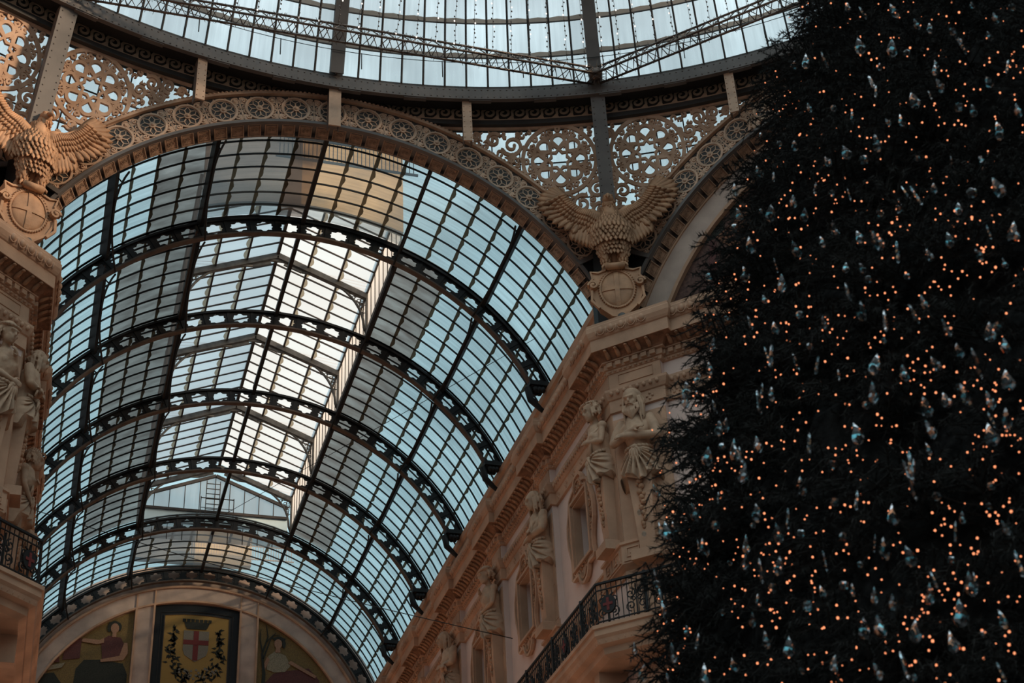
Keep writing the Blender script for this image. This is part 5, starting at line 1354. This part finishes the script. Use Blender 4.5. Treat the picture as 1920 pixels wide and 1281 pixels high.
    def fr(z, w, d): return [(-w, .05, z), (w, .05, z), (w, -d, z), (-w, -d, z)]
    lv = [(-1.16, .30, .36), (-.96, .30, .36), (-.94, .27, .30), (-.90, .16, .20), (-.1, .20, .25), (.7, .26, .28)]
    vs = []; 
    for z, w, d in lv: vs += fr(z, w, d)
    fs = [(0, 1, 2, 3), tuple(4*len(lv)-1-k for k in range(4))]
    for j in range(len(lv)-1):
        for k in range(4): fs.append((4*j+k, 4*j+(k+1) % 4, 4*j+4+(k+1) % 4, 4*j+4+k))
    b.add(vs, fs)
    b.ribbon([(-.30, 0), (.30, 0)], .01, 0, .01); b.obj('herm_shaft', STONE, t)
    b = MB(mp)
    for k in range(9): z = .45-.11*k; b.ball((.03*sin(k*2.1), -.30+.008*k, z), (.07-.003*k, .05, .06), 7, 5); b.ball((-.05*cos(k*1.7), -.29+.008*k, z-.05), (.04, .04, .05), 6, 4)
    b.obj('fruit_drop', CARVED, t)
    return t
# arm wall faces -x: local -y must map to -x  => rz = -90deg
def armfig(kind, y, label, flip=False): return herm(kind, (6.42, y, -2.84), -pi/2, label, flip, 1.04)
def armfigL(kind, y, label, flip=False): return herm(kind, (-6.42, y, -2.84), pi/2, label, flip, 1.04)
hs = []
cpt = Vector(PL[-4]); dd = Vector((.7071, -.7071)); cb = cpt+dd*.62
herm('beard', (cb.x, cb.y, -3.31), -pi/4, 'bearded bare-chested herm figure with crossed arms on the right corner, facing the octagon', False, 1.13)
herm('laurel', (6.44, .72, -2.84), -pi/2, 'laurel wreathed female herm figure beside the bearded one on the right corner', False, 1.04)
armfig('youth', RY[0], 'long-haired herm figure with folded arms, first along the right arm wall')
armfig('nude', RY[1], 'bare-breasted herm figure, second along the right arm wall')
armfig('youth', RY[2], 'bare-torso herm figure, third along the right arm wall near the bottom edge', True)
armfig('laurel', RY[3], 'small herm figure, fourth along the right wall at the bottom edge', True)
herm('nude', (-cb.x, cb.y, -3.2), pi/4, 'draped herm figure at the left picture edge below the left cornice', True, 1.04)
herm('youth', (-6.44, .72, -2.84), pi/2, 'smaller herm head beside the draped one on the left corner', False, .98)
armfigL('laurel', RY[0], 'second herm figure down the left arm wall, seen from the side')
armfigL('youth', RY[1], 'third herm figure down the left arm wall, just above the iron railing', True)
# ================================================================== CHRISTMAS TREE with lights and crystals
TX, TY = 4.0, -18.0
CT = [(20, 4.9), (7.2, 4.75), (6.4, 4.45), (5.8, 4.10)]
def tree_r(z):
    P = [(-20.0, 5.9), (-16.0, 5.15), (-13.79, 4.74), (-13.19, 4.60), (-12.86, 4.64), (-12.6, 4.44), (-12.34, 4.30), (-11.91, 4.50), (-11.69, 4.45), (-11.5, 4.13), (-11.31, 3.89), (-11.0, 3.68), (-10.84, 3.78), (-10.53, 3.95), (-9.96, 3.80), (-9.6, 3.44), (-9.29, 3.50), (-8.61, 3.12), (-8.11, 2.97), (-7.8, 3.12), (-7.15, 2.62), (-6.75, 2.63), (-6.06, 2.27), (-5.58, 2.11), (-4.0, 1.5), (-2.2, .75), (-.6, .05)]
    for (z0, r0), (z1, r1) in zip(P[:-1], P[1:]):
        if z0 <= z <= z1: return r0+(r1-r0)*(z-z0)/(z1-z0)
    return 5.6 if z < -20 else .05
tree = thing('christmas_tree', (TX, TY, -20.2), 'huge dark Christmas tree with tiny lights and crystal drops filling the right side', 'christmas tree')
b = MB(); b.tube([(TX, TY, -20.2), (TX, TY, -10), (TX, TY, -.4)], [.35, .22, .05], 10); b.obj('trunk', BARK, tree)
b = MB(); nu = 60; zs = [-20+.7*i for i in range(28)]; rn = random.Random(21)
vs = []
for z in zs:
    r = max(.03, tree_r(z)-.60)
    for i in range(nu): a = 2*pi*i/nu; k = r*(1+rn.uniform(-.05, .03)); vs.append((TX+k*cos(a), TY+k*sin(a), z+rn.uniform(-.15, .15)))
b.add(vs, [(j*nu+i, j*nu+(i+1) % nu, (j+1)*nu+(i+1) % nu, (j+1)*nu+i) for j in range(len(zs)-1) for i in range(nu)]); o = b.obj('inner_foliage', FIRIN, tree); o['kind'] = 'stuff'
def spray(seed, L_=.95):
    """fir spray: main twig with side twigs covered in needles, along +x, drooping"""
    rn = random.Random(seed); b = MB(); tw = []
    tw.append([(0, 0, 0), (L_*.5, 0, .03), (L_, 0, -.04)])
    for i in range(13):
        x = L_*(.12+.062*i); s = 1 if i % 2 else -1; l = L_*(.42-.022*i); tw.append([(x, 0, .02), (x+l*.6, s*l*.55, .0+rn.uniform(-.08, .1)), (x+l*.95, s*l*.85, -.06+rn.uniform(-.08, .08))])
    for P in tw:
        b.tube(P, [.008, .006, .004], 4, False, False)
        A, B_, C_ = map(Vector, P); ln = (B_-A).length+(C_-B_).length; n = int(ln/.009)
        for k in range(n):
            f = k/n; c = A.lerp(B_, f*2) if f < .5 else B_.lerp(C_, f*2-1); d = (B_-A if f < .5 else C_-B_).normalized()
            v = Vector((rn.gauss(0, 1), rn.gauss(0, 1), rn.gauss(0, 1))); v -= d*v.dot(d)
            if v.length < .01: continue
            v.normalize(); e_ = c+(v+d*.7).normalized()*rn.uniform(.045, .075); w = v.cross(d).normalized()*.005
            b.add([tuple(c-w), tuple(c+w), tuple(e_)], [(0, 1, 2)])
    return b
SP = [spray(i) for i in range(4)]
camp = Vector((-5.14, -28.14, -18.58))
def spray_mw(a, z, rn):
    r = tree_r(z)-1.03*(.62+.09*tree_r(z))+.13*sin(a*9+z*2.1)*sin(z*3.3+a*4)+(-.25 if rn.random() < .4 else 0); tilt = rn.uniform(-.05, .5); X = Vector((cos(a)*cos(tilt), sin(a)*cos(tilt), sin(tilt))); Y = Vector((-sin(a), cos(a), 0)); ro = Matrix.Rotation(rn.uniform(-.5, .5), 3, X); Y = ro @ Y; Z = X.cross(Y); s = rn.uniform(.8, 1.1)*(.62+.09*tree_r(z))
    p = Vector((TX+r*cos(a), TY+r*sin(a), z))
    return Matrix(((X.x*s, Y.x*s, Z.x*s, p.x), (X.y*s, Y.y*s, Z.y*s, p.y), (X.z*s, Y.z*s, Z.z*s, p.z), (0, 0, 0, 1)))
rn = random.Random(5)
face = atan2(camp.y-TY, camp.x-TX)
ms = [s.mesh('branch', [FIR]) for s in SP]
mws = []
z = -17.0
while z < -1.2:
    r = tree_r(z); n = max(4, int(2*pi*r/.27))
    for i in range(n):
        a = 2*pi*(i+rn.random()*.8)/n; da = (a-face+pi) % (2*pi)-pi
        if abs(da) < 2.0: mws.append((a, z+rn.uniform(-.15, .15), abs(da)))
    z += .27
# silhouette branches (those near the left profile) become single parts, the rest is one mass
mws.sort(key=lambda t_: abs(((t_[0]-face+pi) % (2*pi)-pi)+1.32)); 
vis = [m_ for m_ in mws if -15 < m_[1] < -4.5]; first = vis[:100]; fs_ = set(id(x) for x in first)
for i, (a, z, _) in enumerate(first): put('branch', ms[i % 4], tree, spray_mw(a, z, rn))
b = MB(); 
for i, t_ in enumerate(mws):
    if id(t_) in fs_: continue
    mw = spray_mw(t_[0], t_[1], rn); s_ = SP[i % 4]; n = len(b.v)
    far = t_[2] > 1.75 or t_[2] < .9
    vv = [tuple(mw @ Vector(p)) for p in s_.v]; b.v += vv
    b.f += [tuple(k+n for k in f) for f in s_.f]; b.sm += s_.sm; b.mi += [0]*len(s_.f)
o = b.obj('branches', FIR, tree); o['kind'] = 'stuff'
# crystals
def teardrop(n=8):
    b = MB(); pr = [(0, .0), (.035, .012), (.055, .05), (.052, .085), (.032, .135), (.010, .185), (.0, .20)]; vs = []; fs = []
    for r, z in pr[1:-1]:
        for i in range(n): a = 2*pi*i/n+z*9; vs.append((r*cos(a), r*.8*sin(a), -.2+z))
    m_ = len(pr)-2
    for j in range(m_-1):
        for i in range(n): p, q, r_, s_ = j*n+i, j*n+(i+1) % n, (j+1)*n+(i+1) % n, (j+1)*n+i; fs += [(p, q, s_), (q, r_, s_)]
    vs += [(0, 0, -.2), (0, 0, 0)]; e0, e1 = len(vs)-2, len(vs)-1
    for i in range(n): fs += [(e0, (i+1) % n, i), (e1, (m_-1)*n+i, (m_-1)*n+(i+1) % n)]
    b.add(vs, fs); return b
def icicle():
    b = MB(); vs = []; n = 6; pr = [(.006, 0), (.014, -.02), (.024, -.20), (.018, -.235), (.002, -.25)]
    for r, z in pr:
        for i in range(n): vs.append((r*cos(i*pi/3), r*sin(i*pi/3), z))
    fs = [(j*n+i, j*n+(i+1) % n, (j+1)*n+(i+1) % n, (j+1)*n+i) for j in range(4) for i in range(n)]; b.add(vs, fs); return b
def facet_ball():
    b = MB(); b.ball((0, 0, -.05), .045, 8, 6); b.sm = [False]*len(b.sm); return b
kinds_ = [('teardrop_crystal', teardrop(), 'cut glass teardrop crystal hanging on the dark tree', 'teardrop crystals on the tree'),
          ('icicle_crystal', icicle(), 'slim glass icicle crystal hanging on the dark tree', 'icicle crystals on the tree'),
          ('crystal_ball', facet_ball(), 'faceted crystal ball hanging on the dark tree', 'crystal balls on the tree')]
meshes = [k[1].mesh(k[0], CRYSTAL) for k in kinds_]
hook = MB(); hook.tube([(0, 0, 0), (0, 0, .05)], .003, 4)
FW, RT_, UP_ = fw, r2, u2
def ray_tree(px, py, extra=.12):
    """point of the tree's outer surface seen at a picture position (the cone bulge it stands on)"""
    d = (FW+RT_*((px-960)/2914.67)-UP_*((py-640.5)/2914.67)); lo = None; t = 4.0
    while t < 26:
        p = camp+d*t; r = math.hypot(p.x-TX, p.y-TY)
        if r < tree_r(p.z)-.22+extra: return p
        t += .04
    return None
# photographed crystals (x, y, kind) in picture pixels, then carried onto the tree surface
CR = [(1489,120,0),(1510,108,0),(1513,200,0),(1600,216,0),(1683,378,0),(1662,229,0),(1688,221,0),(1639,258,0),(1753,155,0),(1742,178,1),(1822,202,0),(1866,235,0),(1490,270,0),(1460,272,2),(1428,257,2),(1383,397,0),(1420,318,0),(1374,350,0),(1374,428,2),(1488,372,0),(1512,397,0),(1606,440,0),(1632,440,0),(1485,458,0),(1540,450,0),(1587,499,0),(1610,500,0),(1585,538,1),(1451,492,1),(1463,520,0),(1391,521,2),(1328,520,2),(1395,506,0),(1739,473,0),(1777,442,0),(1830,474,0),(1881,491,0),(1903,422,0),(1852,430,1),(1796,387,0),(1728,560,0),(1701,578,1),(1768,605,0),(1623,525,2),(1857,610,0),(1872,612,2),(1835,300,0),(1842,300,1),(1873,237,0),(1905,200,0),(1687,357,1),(1707,357,1),(1588,360,1),(1560,365,2),(1641,168,1),(1706,180,0),(1740,50,0),(1712,42,0),(1670,80,0),(1783,60,2),(1820,10,0),(1896,15,2),(1864,30,0),(1605,78,0),(1590,12,0),(1614,20,1),(1669,14,0),(1515,40,2),(1540,105,1),(1648,125,0),(1627,150,1),(1560,205,2),(1792,75,0),(1795,83,1),(1849,65,0),(1750,120,0),(1755,128,0),(1700,100,2),
(1281,743,0),(1308,741,2),(1287,722,0),(1326,686,0),(1312,705,0),(1333,757,1),(1351,795,0),(1362,790,0),(1374,830,0),(1396,875,0),(1387,845,1),(1378,842,1),(1225,915,0),(1264,990,2),(1258,985,0),(1200,963,2),(1235,985,0),(1247,985,0),(1208,1004,2),(1330,845,0),(1307,1020,1),(1351,838,2),(1453,987,0),(1398,1010,0),(1411,988,2),(1420,950,0),(1435,658,1),(1447,655,1),(1484,670,1),(1520,650,2),(1533,675,1),(1445,732,0),(1419,740,1),(1420,825,0),(1432,725,1),(1637,722,0),(1645,670,0),(1746,675,0),(1801,725,0),(1797,726,2),(1731,750,0),(1766,743,0),(1734,795,0),(1706,854,1),(1694,870,0),(1738,837,0),(1712,868,1),(1850,800,0),(1886,700,0),(1888,770,0),(1846,740,0),(1853,780,1),(1608,928,1),(1569,940,2),(1670,952,0),(1577,1005,2),(1639,1010,1),(1658,1012,0),(1538,1105,0),(1515,1135,2),(1421,1120,0),(1409,1155,0),(1433,1190,0),(1375,1240,0),(1256,1212,0),(1190,1212,0),(1211,1252,0),(1252,1270,1),(1236,1112,1),(1231,1095,2),(1245,1140,1),(1285,1180,0),(1310,1195,1),(1568,1235,0),(1620,1165,0),(1646,1160,0),(1670,1120,0),(1720,1168,0),(1779,1190,0),(1780,1050,2),(1781,1200,0),(1741,1100,0),(1744,1080,1),(1817,1078,0),(1827,1080,1),(1855,950,2),(1857,910,2),(1878,983,0),(1870,1250,1),(1715,1270,2),(1567,1255,1),(1425,1055,1),(1449,1100,2),(1368,1058,2),(1396,1045,0),(1318,1015,0),(1226,1075,1),(1580,1095,2),(1600,1100,0),(1640,1108,0),(1700,890,1),(1752,930,2),(1807,965,0),(1790,985,1),(1498,1000,2),(1480,960,1),(1340,985,2),(1295,950,0),(1350,930,1),(1500,900,0),(1560,870,2),(1520,820,1),(1600,800,0),(1620,760,2),(1570,700,1),(1690,690,0),(1660,640,2),(1820,660,1),(1880,640,0),(1790,650,0),(1540,600,0),(1500,590,2),(1430,560,0),(1400,600,1),(1360,600,2),(1340,640,0),(1450,610,0),(1610,570,0),(1660,590,1),(1700,520,2),(1680,460,1),(1650,400,2),(1560,420,0),(1530,350,1),(1550,300,0),(1720,300,2),(1750,350,0),(1780,300,1),(1820,360,2),(1860,340,0),(1800,200,2),(1850,150,0),(1890,120,1),(1620,300,2),(1580,280,0),(1450,330,1),(1445,390,0),(1425,400,2),(1405,450,0),(1870,1150,0),(1840,1190,2),(1800,1130,0),(1690,1230,1),(1640,1250,0),(1500,1260,2),(1480,1200,0),(1320,1250,0),(1350,1150,2),(1460,1050,0),(1540,1040,1),(1610,1060,2),(1700,1030,0),(1900,1040,1)]
seen = 0; hm_ = hook.mesh('hook', TIN); km_ = None; protos = []
for (x, y, k) in CR:
    p = ray_tree(x+random.uniform(-3, 3), y-8, random.uniform(.10, .35))
    if p is None: continue
    nm, _, lab, gr = kinds_[k]
    o = bpy.data.objects.new(nm, meshes[k]); COL.objects.link(o); o.location = p; s = random.uniform(.45, .9) if k != 2 else random.uniform(.45, .9)
    o.rotation_euler = (random.uniform(-.25, .25), random.uniform(-.25, .25), random.uniform(0, 6)); o.scale = (s, s, s); tag(o, lab, 'crystal ornament', gr)
# tiny lights
bb = MB(); bb.ball((0, 0, 0), .0068, 6, 5); bm_ = bb.mesh('fairy_light', BULB); rn = random.Random(77); mass = MB(); cnt = 0; tries = 0
while cnt < 1050 and tries < 9000:
    tries += 1
    x = rn.uniform(1175, 1930); y = rn.uniform(-10, 1290)
    if rn.random() < .25 and cnt: x = lx+rn.gauss(0, 22); y = ly_+rn.gauss(0, 22)
    p = ray_tree(x, y, rn.uniform(-.12, .12))
    if p is None: continue
    lx, ly_ = x, y; cnt += 1
    s = rn.choice((.7, .85, 1.0, 1.0, 1.15, 1.3))
    if cnt <= 300:
        o = bpy.data.objects.new('fairy_light', bm_); COL.objects.link(o); o.location = p; o.scale = (s*1.15,)*3; tag(o, 'tiny warm white bulb glowing among the dark branches of the tree', 'fairy light', 'tiny warm bulbs on the tree')
    else: mass.ball(tuple(p), .0068*s, 5, 4)
for i in range(520):
    p = ray_tree(rn.uniform(1925, 2700), rn.uniform(-150, 1400), rn.uniform(-.12, .12))
    if p is not None: mass.ball(tuple(p), .0068*rn.uniform(.7, 1.3), 5, 4)
o = mass.obj('fairy_lights', BULB); tag(o, 'mass of tiny warm bulbs scattered over the dark tree', 'fairy lights', None, 'stuff')
